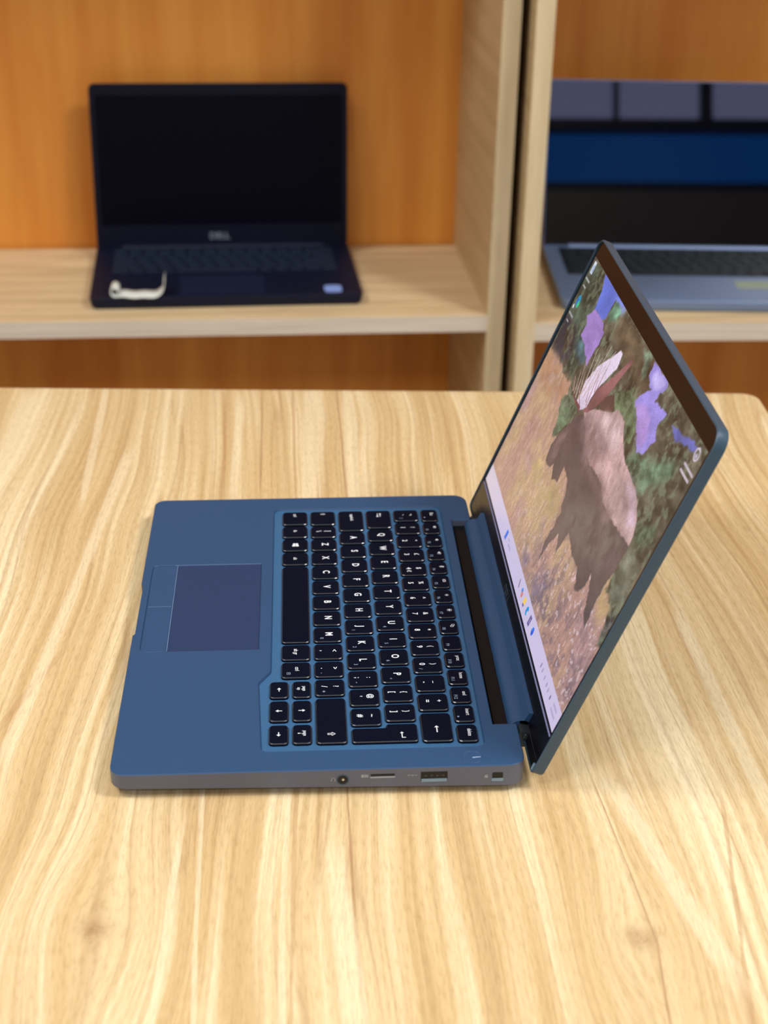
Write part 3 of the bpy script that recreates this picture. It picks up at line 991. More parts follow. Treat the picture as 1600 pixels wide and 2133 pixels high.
# worn spots along the front edge of the base
for cy, ln_, dp in ((0.0265, 0.0030, 0.0005), (0.0180, 0.0016, 0.0006), (0.0112, 0.0022, 0.0009)):
    v, f = loft([[(-0.00006, cy - ln_ / 2, -0.0014), (-0.00006, cy + ln_ / 2, -0.0014), (dp, cy + ln_ * 0.3, 0.00005), (dp * 0.8, cy - ln_ * 0.35, 0.00005)],
                 [(0.0003, cy - ln_ / 2, -0.0014), (0.0003, cy + ln_ / 2, -0.0014), (dp + 0.0001, cy + ln_ * 0.3, -0.0003), (dp * 0.9, cy - ln_ * 0.35, -0.0003)]])
    pydata('paint_chip', v, f, M['black'], base)

# ------------------------------------------------------------------ what the screen shows: a desktop with a wildlife wallpaper and a task bar
POLYS = [
    ('trees', (84, 80, 66), [(-0.0126, 0.4961), (-0.0213, 0.6017), (0.0719, 0.6294), (0.159, 0.6156), (0.2351, 0.6232), (0.2663, 0.567), (0.2726, 0.491), (0.2856, 0.4507), (0.4815, 0.5112), (0.9012, 0.5103), (0.9042, 0.4342), (0.957, 0.4215), (0.9741, 0.3616), (0.9864, 0.3051), (1.0662, 0.4334), (1.0868, 0.9875), (1.0153, 1.1084), (-0.0232, 1.0538), (-0.0562, 0.9526)], 0.012, 0.45),
    ('bluedark', (46, 50, 66), [(-0.0509, 0.7154), (0.0215, 0.775), (0.1484, 0.7809), (0.1717, 0.7371), (0.1575, 0.6248), (0.0596, 0.6245), (-0.0359, 0.5976)], 0.015, 0.3),
    ('greendark', (58, 74, 62), [(-0.0181, 0.9349), (0.046, 1.0047), (0.1263, 0.995), (0.1569, 0.8866), (0.1571, 0.787), (0.2289, 0.6988), (0.2294, 0.6389), (0.1721, 0.6358), (0.113, 0.756), (0.0057, 0.7643)], 0.015, 0.5),
    ('teal', (62, 98, 110), [(0.13, 0.7396), (0.1972, 0.7735), (0.2739, 0.7322), (0.2431, 0.7091), (0.1855, 0.7085)], 0.01, 0.4),
    ('olive', (96, 80, 62), [(0.334, 0.9492), (0.3703, 1.0021), (0.5393, 1.0029), (0.6921, 0.9781), (0.6428, 0.8873), (0.4725, 0.8815), (0.3348, 0.8931)], 0.02, 0.35),
    ('sky1', (92, 116, 226), [(0.1155, 0.9974), (0.3448, 1.0036), (0.2523, 0.979), (0.2489, 0.9336), (0.2531, 0.8984), (0.2222, 0.8827), (0.1585, 0.8836), (0.1462, 0.9477)], 0.004, 0.08),
    ('sky1b', (128, 150, 232), [(0.235, 0.9919), (0.3448, 1.0036), (0.3198, 0.9709), (0.2751, 0.9781)], 0.006, 0.15),
    ('skyg', (92, 140, 112), [(0.2523, 0.979), (0.2863, 0.9802), (0.3234, 0.9734), (0.3054, 0.9398), (0.274, 0.9047), (0.2565, 0.9387)], 0.012, 0.5),
    ('purple', (168, 132, 216), [(0.1626, 0.8808), (0.2358, 0.8893), (0.2839, 0.8629), (0.2826, 0.8075), (0.2774, 0.7624), (0.2778, 0.7295), (0.2032, 0.7638), (0.1527, 0.77), (0.1546, 0.8137), (0.132, 0.8348)], 0.006, 0.12),
    ('sky2', (150, 136, 226), [(0.6056, 1.001), (0.7195, 1.0), (0.7144, 0.9689), (0.6932, 0.9248), (0.7763, 0.9377), (0.7597, 0.8861), (0.785, 0.8505), (0.7672, 0.7885), (0.7327, 0.7638), (0.6878, 0.8092), (0.6091, 0.8435), (0.6198, 0.8888), (0.6562, 0.9286), (0.6142, 0.9518)], 0.008, 0.12),
    ('sky2c', (188, 176, 240), [(0.6336, 0.9888), (0.7068, 0.9955), (0.703, 0.9681), (0.6626, 0.9392), (0.6279, 0.9567)], 0.01, 0.1),
    ('sky2p', (176, 138, 214), [(0.6144, 0.8448), (0.6681, 0.8825), (0.7251, 0.8682), (0.7461, 0.8309), (0.745, 0.7802), (0.7018, 0.7931)], 0.01, 0.12),
    ('blue3', (104, 112, 216), [(0.8123, 0.9274), (0.8707, 0.9554), (0.9447, 0.98), (0.9525, 0.9639), (0.9008, 0.9343), (0.8444, 0.92)], 0.01, 0.25),
    ('bush1', (100, 138, 108), [(0.6879, 0.7189), (0.7857, 0.7993), (0.9177, 0.8868), (0.9213, 0.8457), (0.8335, 0.711), (0.7434, 0.7033)], 0.02, 0.5),
    ('bush2', (96, 118, 82), [(0.4884, 0.7998), (0.5769, 0.8692), (0.6836, 0.8084), (0.6955, 0.7669), (0.6565, 0.7421), (0.6143, 0.7795), (0.5354, 0.7652)], 0.015, 0.5),
    ('bush3', (86, 108, 82), [(0.2255, 0.5605), (0.2883, 0.617), (0.3537, 0.6115), (0.3438, 0.5551), (0.31, 0.4745), (0.2791, 0.435), (0.2604, 0.4992)], 0.01, 0.45),
    ('bush4', (112, 140, 116), [(0.5206, 0.9723), (0.563, 1.0088), (0.5847, 0.9967), (0.6008, 0.9359), (0.5874, 0.9143), (0.5573, 0.9596)], 0.015, 0.5),
    ('bush5', (80, 110, 80), [(0.8928, 0.647), (0.9392, 0.7085), (0.9776, 0.6777), (0.9553, 0.6329), (0.9105, 0.6099)], 0.02, 0.5),
    ('greyrock', (106, 108, 96), [(0.9004, 0.5705), (0.9651, 0.6366), (0.9929, 0.5578), (0.9948, 0.47), (0.9427, 0.432), (0.9026, 0.4612), (0.9, 0.5112)], 0.02, 0.35),
    ('trunk', (98, 68, 64), [(0.4428, 0.721), (0.4983, 0.7925), (0.5355, 0.7593), (0.5059, 0.7231), (0.4691, 0.7083)], 0.003, 0.2),
    ('yellow1', (192, 164, 112), [(0.1964, 0.3302), (0.3104, 0.4419), (0.3203, 0.3641), (0.4112, 0.3603), (0.4722, 0.4098), (0.5176, 0.3564), (0.52, 0.3118), (0.4387, 0.248), (0.3434, 0.2913), (0.2391, 0.2987)], 0.03, 0.15),
    ('yellow2', (196, 160, 110), [(0.9003, 0.505), (0.9059, 0.4648), (0.9322, 0.4337), (0.9699, 0.4358), (0.9414, 0.3609), (0.9215, 0.3384), (0.8992, 0.3908)], 0.015, 0.2),
    ('orange1', (188, 138, 104), [(-0.0149, 0.5978), (0.0765, 0.6265), (0.159, 0.6156), (0.2422, 0.6186), (0.258, 0.5604), (0.1725, 0.5124), (0.0511, 0.4803), (-0.0124, 0.5179)], 0.015, 0.15),
    ('purplepatch', (124, 106, 128), [(0.5772, 0.1206), (0.6616, 0.2107), (0.6658, 0.1528), (0.6574, 0.088), (0.5925, 0.0614)], 0.03, 0.3),
    ('purplepatch2', (132, 112, 134), [(0.4322, 0.0921), (0.5033, 0.1342), (0.5139, 0.0839), (0.4762, 0.0753)], 0.03, 0.3),
    ('purplepatch3', (112, 102, 118), [(0.9613, 0.3768), (0.9878, 0.4168), (0.9949, 0.3822), (0.9816, 0.3503)], 0.02, 0.3),
    ('bodyl', (188, 152, 152), [(0.3934, 0.6343), (0.4416, 0.686), (0.5077, 0.7276), (0.5339, 0.749), (0.5585, 0.7765), (0.6126, 0.7781), (0.6622, 0.7324), (0.7045, 0.7113), (0.7518, 0.7076), (0.8171, 0.6995), (0.8476, 0.6861), (0.8446, 0.6875), (0.88, 0.657), (0.8978, 0.6197), (0.903, 0.5862), (0.8836, 0.5533), (0.7441, 0.5005), (0.5899, 0.5183), (0.432, 0.5653)], 0.003, 0.18),
    ('bodym', (160, 124, 124), [(0.4264, 0.6362), (0.5019, 0.6556), (0.5532, 0.6078), (0.6227, 0.6388), (0.626, 0.5968), (0.6957, 0.5862), (0.7614, 0.5514), (0.8537, 0.5757), (0.8515, 0.5471), (0.5889, 0.548), (0.4724, 0.5685)], 0.03, 0.25),
    ('bodyp', (206, 176, 196), [(0.7555, 0.6995), (0.814, 0.6966), (0.8461, 0.6847), (0.8446, 0.6875), (0.8766, 0.6537), (0.8911, 0.613), (0.8556, 0.6104), (0.8172, 0.6517), (0.8227, 0.6482), (0.7684, 0.6684)], 0.012, 0.2),
    ('bodyh', (212, 182, 186), [(0.4816, 0.6817), (0.5343, 0.7373), (0.5856, 0.7676), (0.6554, 0.7265), (0.6461, 0.6891), (0.5585, 0.6852)], 0.02, 0.2),
    ('bodyd', (98, 80, 80), [(0.3976, 0.6314), (0.3688, 0.6014), (0.3524, 0.5622), (0.3122, 0.4731), (0.3018, 0.4211), (0.3203, 0.3641), (0.3575, 0.374), (0.3743, 0.4022), (0.4027, 0.3655), (0.441, 0.386), (0.4345, 0.4463), (0.4775, 0.4403), (0.508, 0.4175), (0.5253, 0.3638), (0.5389, 0.3535), (0.5362, 0.2881), (0.5308, 0.2342), (0.5485, 0.1733), (0.56, 0.245), (0.5804, 0.3098), (0.6168, 0.2661), (0.6287, 0.3615), (0.6905, 0.3347), (0.7447, 0.3451), (0.7841, 0.2995), (0.8118, 0.326), (0.8179, 0.398), (0.8505, 0.3441), (0.875, 0.296), (0.9045, 0.2885), (0.8987, 0.3296), (0.892, 0.3897), (0.8959, 0.454), (0.9, 0.5112), (0.9037, 0.5739), (0.9012, 0.5876), (0.8537, 0.5757), (0.7688, 0.5586), (0.7143, 0.5537), (0.6788, 0.5704), (0.6139, 0.5768), (0.5527, 0.5614), (0.488, 0.582), (0.4186, 0.6172)], 0.006, 0.12),
    ('bodyd2', (116, 102, 98), [(0.5153, 0.3861), (0.6794, 0.5203), (0.7807, 0.55), (0.8789, 0.5748), (0.8926, 0.5167), (0.8248, 0.4121), (0.7023, 0.3469), (0.6432, 0.3724), (0.5666, 0.3255), (0.5342, 0.36)], 0.03, 0.08),
    ('leg', (128, 102, 100), [(0.3567, 0.5594), (0.3618, 0.5055), (0.3627, 0.4542), (0.355, 0.3949), (0.3378, 0.373), (0.3129, 0.4208), (0.3276, 0.4763)], 0.012, 0.2),
    ('bodyblend', (140, 112, 112), [(0.398, 0.6128), (0.4506, 0.6437), (0.5601, 0.568), (0.6247, 0.5806), (0.6889, 0.5799), (0.7181, 0.5573), (0.7725, 0.5622), (0.7566, 0.5297), (0.6547, 0.548), (0.5962, 0.5546), (0.5226, 0.5346), (0.4685, 0.5651)], 0.02, 0.2),
    ('tailb', (142, 90, 94), [(0.5008, 0.9291), (0.5086, 0.9133), (0.4927, 0.86), (0.4752, 0.7804), (0.451, 0.7153), (0.4099, 0.6414), (0.3811, 0.6242), (0.393, 0.6592), (0.4, 0.7273), (0.4275, 0.7797), (0.4506, 0.8218)], 0.003, 0.2),
    ('tailw', (232, 214, 242), [(0.4193, 0.8989), (0.4383, 0.8998), (0.448, 0.8497), (0.3959, 0.7241), (0.3911, 0.6482), (0.3757, 0.6278), (0.3537, 0.6115), (0.319, 0.622), (0.3251, 0.6557), (0.3137, 0.6948), (0.3392, 0.773), (0.3659, 0.8172), (0.3972, 0.8618)], 0.003, 0.08),
]
LINES = [
    ((206, 178, 172), 0.0035, (0.3622, 0.8746), (0.3466, 0.6537)),
    ((206, 178, 172), 0.0035, (0.2939, 0.813), (0.3254, 0.6367)),
    ((200, 172, 170), 0.0035, (0.3414, 0.8112), (0.3273, 0.6543)),
    ((196, 160, 150), 0.0035, (0.2642, 0.7388), (0.3037, 0.6259)),
    ((190, 150, 140), 0.0035, (0.2627, 0.6959), (0.286, 0.6249)),
    ((214, 190, 190), 0.0035, (0.3969, 0.8774), (0.3588, 0.695)),
    ((200, 168, 160), 0.0035, (0.2875, 0.712), (0.3211, 0.6333)),
    ((190, 150, 140), 0.0035, (0.2435, 0.6644), (0.2726, 0.6273)),
    ((210, 185, 185), 0.0035, (0.3202, 0.8077), (0.3334, 0.6751)),
    ((168, 120, 130), 0.003, (0.3625, 0.7987), (0.3847, 0.6525)),
    ((168, 120, 130), 0.003, (0.3959, 0.837), (0.3981, 0.7165)),
    ((168, 120, 130), 0.003, (0.3522, 0.7056), (0.3741, 0.6598)),
    ((168, 120, 130), 0.003, (0.3744, 0.7635), (0.3919, 0.7148)),
    ((168, 120, 130), 0.003, (0.2811, 0.6663), (0.3578, 0.6212)),
    ((120, 70, 76), 0.007, (0.2861, 0.6185), (0.3558, 0.6164)),
]



def vnoise(u, v, fu, fv, seed):
    rs = np.random.RandomState(seed)
    nu, nv = int(fu) + 3, int(fv) + 3
    g = rs.rand(nv, nu)
    x = np.clip(u, 0, 1) * fu; y = np.clip(v, 0, 1) * fv
    xi = np.floor(x).astype(int); yi = np.floor(y).astype(int)
    fx = x - xi; fy = y - yi
    fx = fx * fx * (3 - 2 * fx); fy = fy * fy * (3 - 2 * fy)
    return (g[yi, xi] * (1 - fx) + g[yi, xi + 1] * fx) * (1 - fy) + (g[yi + 1, xi] * (1 - fx) + g[yi + 1, xi + 1] * fx) * fy


def fbm(u, v, f, seed, octs=4, asp=1.0):
    t = 0; a = 0.5; tot = 0
    for k in range(octs):
        t = t + a * vnoise(u, v, f * 1.78 * asp * 2 ** k, f * 2 ** k, seed + k); tot += a; a *= 0.6
    return t / tot


def inside(poly, u, v):
    r = np.zeros(u.shape, bool)
    n = len(poly)
    for i in range(n):
        x0, y0 = poly[i]; x1, y1 = poly[(i + 1) % n]
        if y0 == y1: continue
        c = ((y0 > v) != (y1 > v)) & (u < (x1 - x0) * (v - y0) / (y1 - y0) + x0)
        r ^= c
    return r


NU, NV = 620, 349
gu, gv = np.meshgrid(np.linspace(0, 1, NU), np.linspace(0, 1, NV))
img = np.zeros((NV, NU, 3))
n1 = fbm(gu, gv, 4, 11); n2 = fbm(gu, gv, 7, 31); n3 = fbm(gu, gv, 60, 51, 2); n4 = fbm(gu, gv, 26, 71, 3)
blades = fbm(gu, gv, 30, 91, 3, 2.6)
ga = np.array((184, 140, 126.)); gb = np.array((194, 160, 122.)); gc = np.array((180, 140, 142.)); gd = np.array((136, 110, 118.))
t = np.clip((n1 - 0.35) / 0.3, 0, 1)[..., None]
img = ga * (1 - t) + gb * t
t = np.clip((n2 - 0.48) / 0.2, 0, 1)[..., None] * 0.75
img = img * (1 - t) + gc * t
low = np.clip((gu - 0.35) / 0.3, 0, 1) * np.clip((0.45 - gv) / 0.3, 0, 1)
t = (np.clip((n4 - 0.5) / 0.15, 0, 1) * low * 0.8)[..., None]
img = img * (1 - t) + gd * t
img = img * (0.86 + 0.28 * blades[..., None])
sp = (n3 > 0.70) & (gv < 0.42)
spm = (sp * (0.25 + 0.75 * np.clip(gu * 1.4 - 0.2, 0, 1)))[..., None] * 0.65
img = img * (1 - spm) + np.array((226, 202, 210.)) * spm
BLUR = {'bodym': 60, 'bodyh': 60, 'bodyp': 40, 'bodyd2': 80, 'leg': 30, 'yellow1': 90, 'yellow2': 40, 'orange1': 50, 'purplepatch': 60, 'purplepatch2': 50, 'purplepatch3': 40, 'bodyblend': 40,
        'bluedark': 25, 'olive': 50, 'teal': 25, 'greendark': 12, 'greyrock': 25, 'bush1': 25, 'bush5': 25, 'bush4': 8, 'sky2p': 20, 'sky2c': 12, 'sky1b': 20, 'skyg': 6}
for pi, (nm, colr, pts, jit, amp) in enumerate(POLYS):
    du = (fbm(gu, gv, 40, 200 + pi * 7, 2) - 0.5) * jit * 1.6
    dv = (fbm(gu, gv, 40, 203 + pi * 7, 2) - 0.5) * jit * 2.6
    mk = inside(pts, gu + du, gv + dv)
    tex = fbm(gu, gv, 22 if amp > 0.3 else 14, 400 + pi, 4, 0.55)
    fac = 1 + (tex - 0.5) * 2 * amp * 1.7
    c = np.array(colr, float)[None, None, :] * fac[..., None]
    if nm in ('trees', 'bush1', 'bush2', 'bush3', 'bush4', 'bush5', 'greendark'):
        tt = np.clip((fbm(gu, gv, 34, 700 + pi, 3) - 0.52) / 0.12, 0, 1)[..., None] * 0.55
        c = c * (1 - tt) + np.array((134, 150, 120.)) * tt
    if nm in ('bodyl', 'bodym', 'bodyp', 'bodyh'):
        fur = fbm(gu + gv * 0.3, gv, 16, 800 + pi, 4, 3.2)
        c = c * (0.84 + 0.32 * fur[..., None])
    soft = 1.0 if nm in ('bodyl', 'bodyd', 'tailw', 'tailb', 'trunk', 'trees', 'sky1', 'purple', 'sky2') else 0.85
    if nm in ('yellow1', 'yellow2', 'orange1', 'purplepatch', 'purplepatch2', 'purplepatch3', 'bodyd2', 'bodym', 'bodyh', 'bodyp', 'leg', 'greyrock', 'bluedark'):
        k = np.clip((fbm(gu, gv, 18, 900 + pi, 3) - 0.3) / 0.25, 0, 1) * soft
    else:
        k = np.ones(gu.shape) * soft
    mk = mk.astype(float)
    for _ in range(BLUR.get(nm, 1)):
        mk = (mk + np.roll(mk, 1, 0) + np.roll(mk, -1, 0) + np.roll(mk, 1, 1) + np.roll(mk, -1, 1)) / 5
    m3 = (mk * k)[..., None]
    img = img * (1 - m3) + c * m3


def stroke(colr, w, a, b, taper=True):
    global img
    ax, ay = a[0] * 1.778, a[1]; bx, by = b[0] * 1.778, b[1]
    X, Y = gu * 1.778, gv
    L2 = (bx - ax) ** 2 + (by - ay) ** 2
    tt = np.clip(((X - ax) * (bx - ax) + (Y - ay) * (by - ay)) / L2, 0, 1)
    d = np.hypot(X - ax - tt * (bx - ax), Y - ay - tt * (by - ay))
    ww = w * (0.5 + 0.7 * tt) if taper else w
    k = np.clip((ww - d) / 0.0015 + 0.5, 0, 1)[..., None]
    img = img * (1 - k) + np.array(colr, float) * k


def blob(colr, cu, cv, ru, rv, box=False):
    """ru, rv in units of the screen height"""
    global img
    X = (gu - cu) * 1.778 / ru; Y = (gv - cv) / rv
    k = ((np.maximum(abs(X), abs(Y)) if box else np.hypot(X, Y)) < 1)[..., None]
    img = np.where(k, np.array(colr, float), img)


for colr, w, a, b in LINES: stroke(colr, w, a, b)
# desktop icons: bin and label, browser disc and label, picture badge at the right with two lines
blob((214, 226, 240), 0.022, 0.966, 0.016, 0.024, True)
blob((150, 180, 226), 0.024, 0.962, 0.010, 0.014, True)
for (a, b, v_) in ((0.006, 0.042, 0.914), (0.012, 0.034, 0.886)):
    stroke((170, 176, 176), 0.0035, (a, v_), (b, v_), False)
blob((10, 150, 190), 0.033, 0.830, 0.024, 0.024)
blob((40, 205, 120), 0.039, 0.820, 0.012, 0.014)
blob((20, 110, 220), 0.026, 0.826, 0.010, 0.016)
blob((220, 230, 245), 0.015, 0.797, 0.008, 0.009)
for (a, b, v_) in ((0.008, 0.046, 0.768), (0.014, 0.030, 0.740)):
    stroke((168, 172, 180), 0.0035, (a, v_), (b, v_), False)
rr = np.hypot((gu - 0.966) * 1.778, gv - 0.962)
k = ((rr < 0.021) & (rr > 0.015))[..., None]
img = np.where(k, np.array((214, 206, 226.)), img)
blob((190, 180, 206), 0.966, 0.957, 0.007, 0.008)
for (a, b, v_) in ((0.940, 0.991, 0.911), (0.937, 0.986, 0.888)):
    stroke((196, 186, 198), 0.0045, (a, v_), (b, v_), False)
# task bar
TB = 0.070
bar_c = np.array((206, 196, 228.)) + (gu[..., None] - 0.4) * np.array((6, 2, 2.))
bar_c = bar_c + np.clip(0.25 - gu, 0, 1)[..., None] * np.array((30, 20, -50.))
img = np.where((gv < TB)[..., None], bar_c, img)
vb = 0.036
blob((70, 120, 226), 0.310, vb, 0.014, 0.016, True)
stroke((176, 168, 206), 0.004, (0.335, vb + 0.006), (0.345, vb + 0.006), False)
stroke((180, 172, 208), 0.004, (0.350, vb - 0.004), (0.375, vb - 0.004), False)
stroke((96, 70, 90), 0.003, (0.512, vb + 0.010), (0.522, vb - 0.010), False)
blob((90, 150, 220), 0.551, vb + 0.006, 0.012, 0.009)
blob((220, 130, 130), 0.558, vb - 0.004, 0.013, 0.010)
blob((244, 206, 96), 0.589, vb + 0.003, 0.015, 0.012, True)
blob((110, 96, 160), 0.589, vb - 0.013, 0.010, 0.004, True)
blob((40, 150, 220), 0.624, vb, 0.015, 0.016)
blob((206, 214, 236), 0.629, vb - 0.002, 0.006, 0.006)
blob((106, 96, 150), 0.661, vb, 0.013, 0.016, True)
blob((146, 138, 186), 0.661, vb, 0.006, 0.008, True)
blob((50, 96, 226), 0.699, vb, 0.014, 0.015)
blob((86, 146, 236), 0.696, vb + 0.006, 0.006, 0.006)
for cu_, c_ in ((0.816, 140), (0.833, 168), (0.857, 172), (0.880, 160), (0.897, 166), (0.920, 130)):
    blob((c_, c_ - 8, c_ + 30), cu_, vb, 0.0055, 0.009)
stroke((180, 170, 206), 0.004, (0.948, vb + 0.010), (0.975, vb + 0.010), False)
stroke((180, 170, 206), 0.004, (0.945, vb - 0.010), (0.978, vb - 0.010), False)

rs = np.random.RandomState(5)
wall = (gv >= TB)[..., None]
grain = 1 + (rs.rand(NV, NU, 1) - 0.5) * 0.16
lum = img @ np.array((0.3, 0.55, 0.15))
img = np.where(wall, (img * 0.86 + lum[..., None] * 0.14) * grain, img)
img = np.clip(img, 0, 255) / 255.0
lin = np.where(img <= 0.04045, img / 12.92, ((img + 0.055) / 1.055) ** 2.4)
P0 = np.array(LP(0, LY + DW, -0.0001)); PU = np.array(LP(0, LY, -0.0001)) - P0; PV = np.array(LP(DH, LY + DW, -0.0001)) - P0
co = P0 + gu.reshape(-1, 1) * PU + gv.reshape(-1, 1) * PV
idx = np.arange(NU * NV).reshape(NV, NU)
quads = np.stack([idx[:-1, :-1], idx[:-1, 1:], idx[1:, 1:], idx[1:, :-1]], -1).reshape(-1, 4)
me = bpy.data.meshes.new('screen')
me.vertices.add(len(co)); me.vertices.foreach_set('co', co.ravel())
me.loops.add(quads.size); me.loops.foreach_set('vertex_index', quads.ravel())
me.polygons.add(len(quads)); me.polygons.foreach_set('loop_start', np.arange(len(quads)) * 4); me.polygons.foreach_set('loop_total', np.full(len(quads), 4))
me.update(calc_edges=True)
at = me.color_attributes.new('picture', 'FLOAT_COLOR', 'POINT')
at.data.foreach_set('color', np.concatenate([lin.reshape(-1, 3), np.ones((NU * NV, 1))], 1).ravel())
mt, nt, b = new_mat('lit display')
an = nt.nodes.new('ShaderNodeAttribute'); an.attribute_name = 'picture'
b.inputs['Base Color'].default_value = (0.004, 0.004, 0.005, 1)
b.inputs['Roughness'].default_value = 0.3
b.inputs['Specular IOR Level'].default_value = 0.3
nt.links.new(an.outputs['Color'], b.inputs['Emission Color'])
b.inputs['Emission Strength'].default_value = 0.95 / 2 ** EXPO
mt.cycles.emission_sampling = 'NONE'
me.materials.append(mt)
scr = obj('screen', me, lid)
scr['label'] = 'lit display with an animal wallpaper and a pale task bar'


# ------------------------------------------------------------------ the two laptops on the shelves
def shelf_laptop(root, W2, D2, lid_h, lean, mb, mk, ms, chin_h=0.022, top_h=0.012, tray=None, front_h=0.014):
    o = round_poly([(-W2 / 2, 0, 0.009), (W2 / 2, 0, 0.009), (W2 / 2, D2, 0.006), (-W2 / 2, D2, 0.006)], 6)
    zt = lambda x: front_h
    v, f = loft([at_z(inset(o, 0.005), 0.0), at_z(inset(o, 0.0015), 0.003), at_z(o, front_h - 0.003), at_z(o, front_h - 0.0006), at_z(inset(o, 0.0006), front_h)])
    pydata('base', v, f, mb, root)
    kx0, kx1 = -0.137 * W2 / 0.318, 0.137 * W2 / 0.318
    ky0, ky1 = D2 * 0.46, D2 * 0.93
    if tray:
        to = round_poly([(kx0 - .004, ky0 - .004, .004), (kx1 + .004, ky0 - .004, .004), (kx1 + .004, ky1 + .004, .004), (kx0 - .004, ky1 + .004, .004)], 4)
        v, f = loft([at_z(to, front_h - 0.001), at_z(to, front_h + 0.0003)])
        pydata('keyboard_tray', v, f, tray, root)
    cache = {}

    def key(xa, xb, ya, yb):
        kk = (round(xb - xa, 5), round(yb - ya, 5))
        if kk not in cache:
            hx, hy = kk[0] / 2, kk[1] / 2
            r = round_poly([(-hx, -hy, .0015), (hx, -hy, .0015), (hx, hy, .0015), (-hx, hy, .0015)], 2)
            v, f = loft([at_z(r, -0.0004), at_z(r, 0.0008), at_z(inset(r, 0.0006), 0.0014)], False, True)
            kme = bpy.data.meshes.new('key'); kme.from_pydata(v, [], f)
            finish(kme, mk); cache[kk] = kme
        obj('key', cache[kk], root, ((xa + xb) / 2, (ya + yb) / 2, front_h + 0.0002))

    rows = [[1.2, 1, 1, 1, 5.5, 1, 1, 1.1, 1.1, 1.1], [2.0] + [1] * 10 + [3.0], [1.75] + [1] * 11 + [2.25], [1.5] + [1] * 12 + [1.5], [1] * 13 + [2], [1] * 15]
    hts = [1, 1, 1, 1, 1, 0.65]
    y = ky0; uh = (ky1 - ky0) / sum(hts)
    for r, h in zip(rows, hts):
        x = kx0; uw = (kx1 - kx0) / sum(r)
        for wu in r:
            key(x + 0.0011, x + wu * uw - 0.0011, y + 0.0011, y + h * uh - 0.0011)
            x += wu * uw
        y += h * uh
    po = round_poly([(-0.056, 0.010, .003), (0.046, 0.010, .003), (0.046, ky0 - 0.014, .003), (-0.056, ky0 - 0.014, .003)], 4)
    v, f = loft([at_z(po, front_h - 0.001), at_z(inset(po, 0.0003), front_h + 0.00025)])
    pydata('touchpad', v, f, ms['pad'], root)
    # hinge and lid
    hy = D2 - 0.004; hz = front_h - 0.001
    a = math.radians(lean); ey, ez = math.sin(a), math.cos(a)
    Q = lambda x, s, n: (x, hy + s * ey - n * ez, hz + s * ez + n * ey)      # n towards the user
    c_ = [(hy + 0.0045 * math.cos(t), hz + 0.0045 * math.sin(t)) for t in [2 * math.pi * k / 20 for k in range(20)]]
    v, f = loft([[(-W2 * 0.40, p[0], p[1]) for p in c_], [(W2 * 0.40, p[0], p[1]) for p in c_]])
    pydata('hinge_barrel', v, f, mb, root)
    lo_ = round_poly([(-W2 / 2 + .0005, 0.001, 0.003), (W2 / 2 - .0005, 0.001, 0.003), (W2 / 2 - .0005, lid_h, 0.007), (-W2 / 2 + .0005, lid_h, 0.007)], 6)
    q = lambda pl, n: [Q(x, s, n) for x, s in pl]
    v, f = loft([q(inset(lo_, .001), -0.005), q(lo_, -0.004), q(lo_, -0.0005), q(inset(lo_, .0006), 0.0)])
    ld_ = pydata('lid', v, f, ms['shell'], root)
    bo = inset(lo_, 0.0012)
    v, f = loft([q(bo, -0.0004), q(bo, 0.0004)])
    pydata('bezel', v, f, ms['bezel'], ld_)
    sx = W2 / 2 - 0.008
    so = [(-sx, chin_h), (sx, chin_h), (sx, lid_h - top_h), (-sx, lid_h - top_h)]
    v, f = loft([q(so, 0.0002), q(so, 0.0007)])
    pydata('screen', v, f, ms['screen'], ld_)
    return ld_, Q


M['bg_black'] = plain('black laptop shell', rgb(9, 18, 42), 0.5, spec=0.25, noise=(800, 0.1, 0))
M['bg_key'] = plain('dull black key', rgb(18, 32, 54), 0.55, spec=0.3)
M['bg_pad'] = plain('dull touchpad', rgb(12, 26, 54), 0.55, spec=0.3)
M['bg_bezel'] = plain('bezel plastic', rgb(5, 9, 30), 0.5, spec=0.2)
M['off_screen'] = plain('switched-off matt display', rgb(2, 2, 16), 0.4, spec=0.12)
M['off_gloss'] = plain('switched-off glossy display', rgb(3, 4, 12), 0.02, spec=0.5)
M['grey_logo'] = plain('grey logo print', rgb(112, 124, 138), 0.4)
M['sticker'] = plain('pale blue sticker', rgb(140, 168, 236), 0.4)

SLZ = FLOOR_Z + 0.6050
bl = tag(empty('laptop', (0.0142, 1.1430, SLZ), (0, 0, math.radians(3.6))),
         'black laptop with a dark screen on the left shelf, white strip on its palm rest', 'laptop')
ldl, Q = shelf_laptop(bl, 0.325, 0.2050, 0.2070, 4.5, M['bg_black'], M['bg_key'],
                      {'pad': M['bg_pad'], 'shell': M['bg_black'], 'bezel': M['bg_bezel'], 'screen': M['off_screen']}, 0.030, 0.014)
vs, fs = text_geo('DELL', 0.03)
k = 0.0085 / 0.72
pydata('logo', [Q(-0.004 + x * k, 0.0145 + y * k, 0.0006) for x, y in vs], fs, M['grey_logo'], ldl)
so = round_poly([(0.117, 0.008, .006), (0.138, 0.008, .006), (0.138, 0.034, .006), (0.117, 0.034, .006)], 5)
v, f = loft([at_z(so, 0.0138), at_z(so, 0.0144)])
pydata('sticker', v, f, M['sticker'], bl)['label'] = 'pale blue rounded sticker'

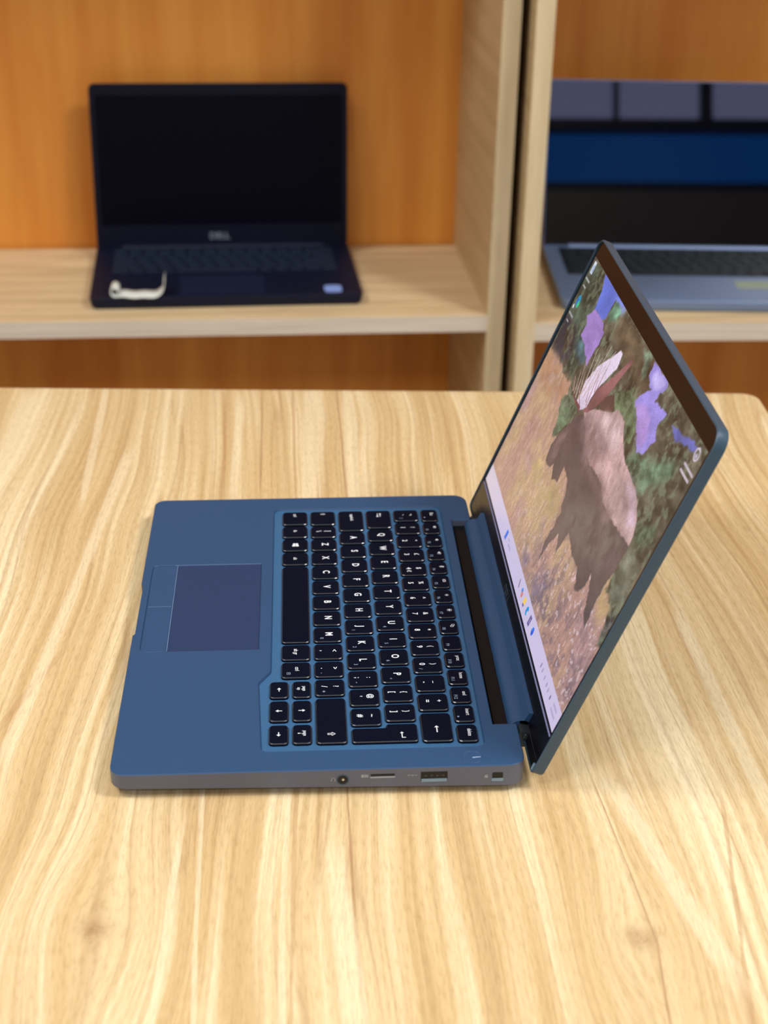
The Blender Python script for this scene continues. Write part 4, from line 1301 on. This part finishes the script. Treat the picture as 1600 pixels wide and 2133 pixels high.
# curled strip of white paper on its palm rest
M['paper'] = plain('white paper', rgb(226, 232, 226), 0.8)
ps = tag(empty('paper_strip', (0.0142 - 0.1385, 1.1430 - 0.0085, SLZ + 0.0146), (0, 0, math.radians(1.5))),
         'curled white paper strip lying on the palm rest of the left shelf laptop', 'paper strip')
path = []
for k in range(9):                                        # rolled left end
    a = math.radians(-90 - 300 * (1 - k / 8.0))
    path.append((0.006 + 0.005 * math.cos(a), 0.0055 + 0.005 * math.sin(a)))
for k in range(1, 9): path.append((0.006 + 0.046 * k / 8, 0.0006 + 0.0012 * math.sin(k * 0.8) ** 2))
for k in range(1, 9):                                     # right end bends upwards
    a = math.radians(-90 + 85 * k / 8)
    path.append((0.053 + 0.011 * math.cos(a), 0.0120 + 0.011 * math.sin(a)))
path.append((0.0645, 0.022))
vv, ff = [], []
npt = len(path)
for j, yy in enumerate((0.0, 0.009, 0.018, 0.027)):
    for i, (x, z) in enumerate(path):
        vv.append((x, yy + 0.004 * math.sin(i * 0.35), z))
for j in range(3):
    for i in range(npt - 1):
        ff.append((j * npt + i, j * npt + i + 1, (j + 1) * npt + i + 1, (j + 1) * npt + i))
po = pydata('strip', vv, ff, M['paper'], ps, angle=60)
sm = po.modifiers.new('thickness', 'SOLIDIFY'); sm.thickness = 0.0005; sm.offset = 0

M['bg_silver'] = plain('brushed silver', rgb(120, 142, 180), 0.35, 0.3, noise=(500, 0.05, 0))
M['bg_green'] = plain('dark keyboard field', rgb(20, 34, 44), 0.5)
M['label_paper'] = plain('pale yellow label', rgb(150, 165, 150), 0.6)
SRZ = FLOOR_Z + 0.6073
br = tag(empty('laptop', (0.5790, 1.1200, SRZ), (0, 0, math.radians(-2.2))),
         'silver laptop with a glossy dark screen on the right shelf behind the lit screen', 'laptop')
ldr, Q2 = shelf_laptop(br, 0.335, 0.2200, 0.2130, 15.0, M['bg_silver'], M['bg_green'],
                       {'pad': M['bg_silver'], 'shell': M['bg_silver'], 'bezel': M['off_gloss'], 'screen': M['off_gloss']}, 0.020, 0.012, tray=M['bg_green'])
lo_ = rect(0.055, 0.135, 0.050, 0.078)
v, f = loft([at_z(lo_, 0.0138), at_z(lo_, 0.0144)])
pydata('sticker', v, f, M['label_paper'], br)['label'] = 'pale yellow label'
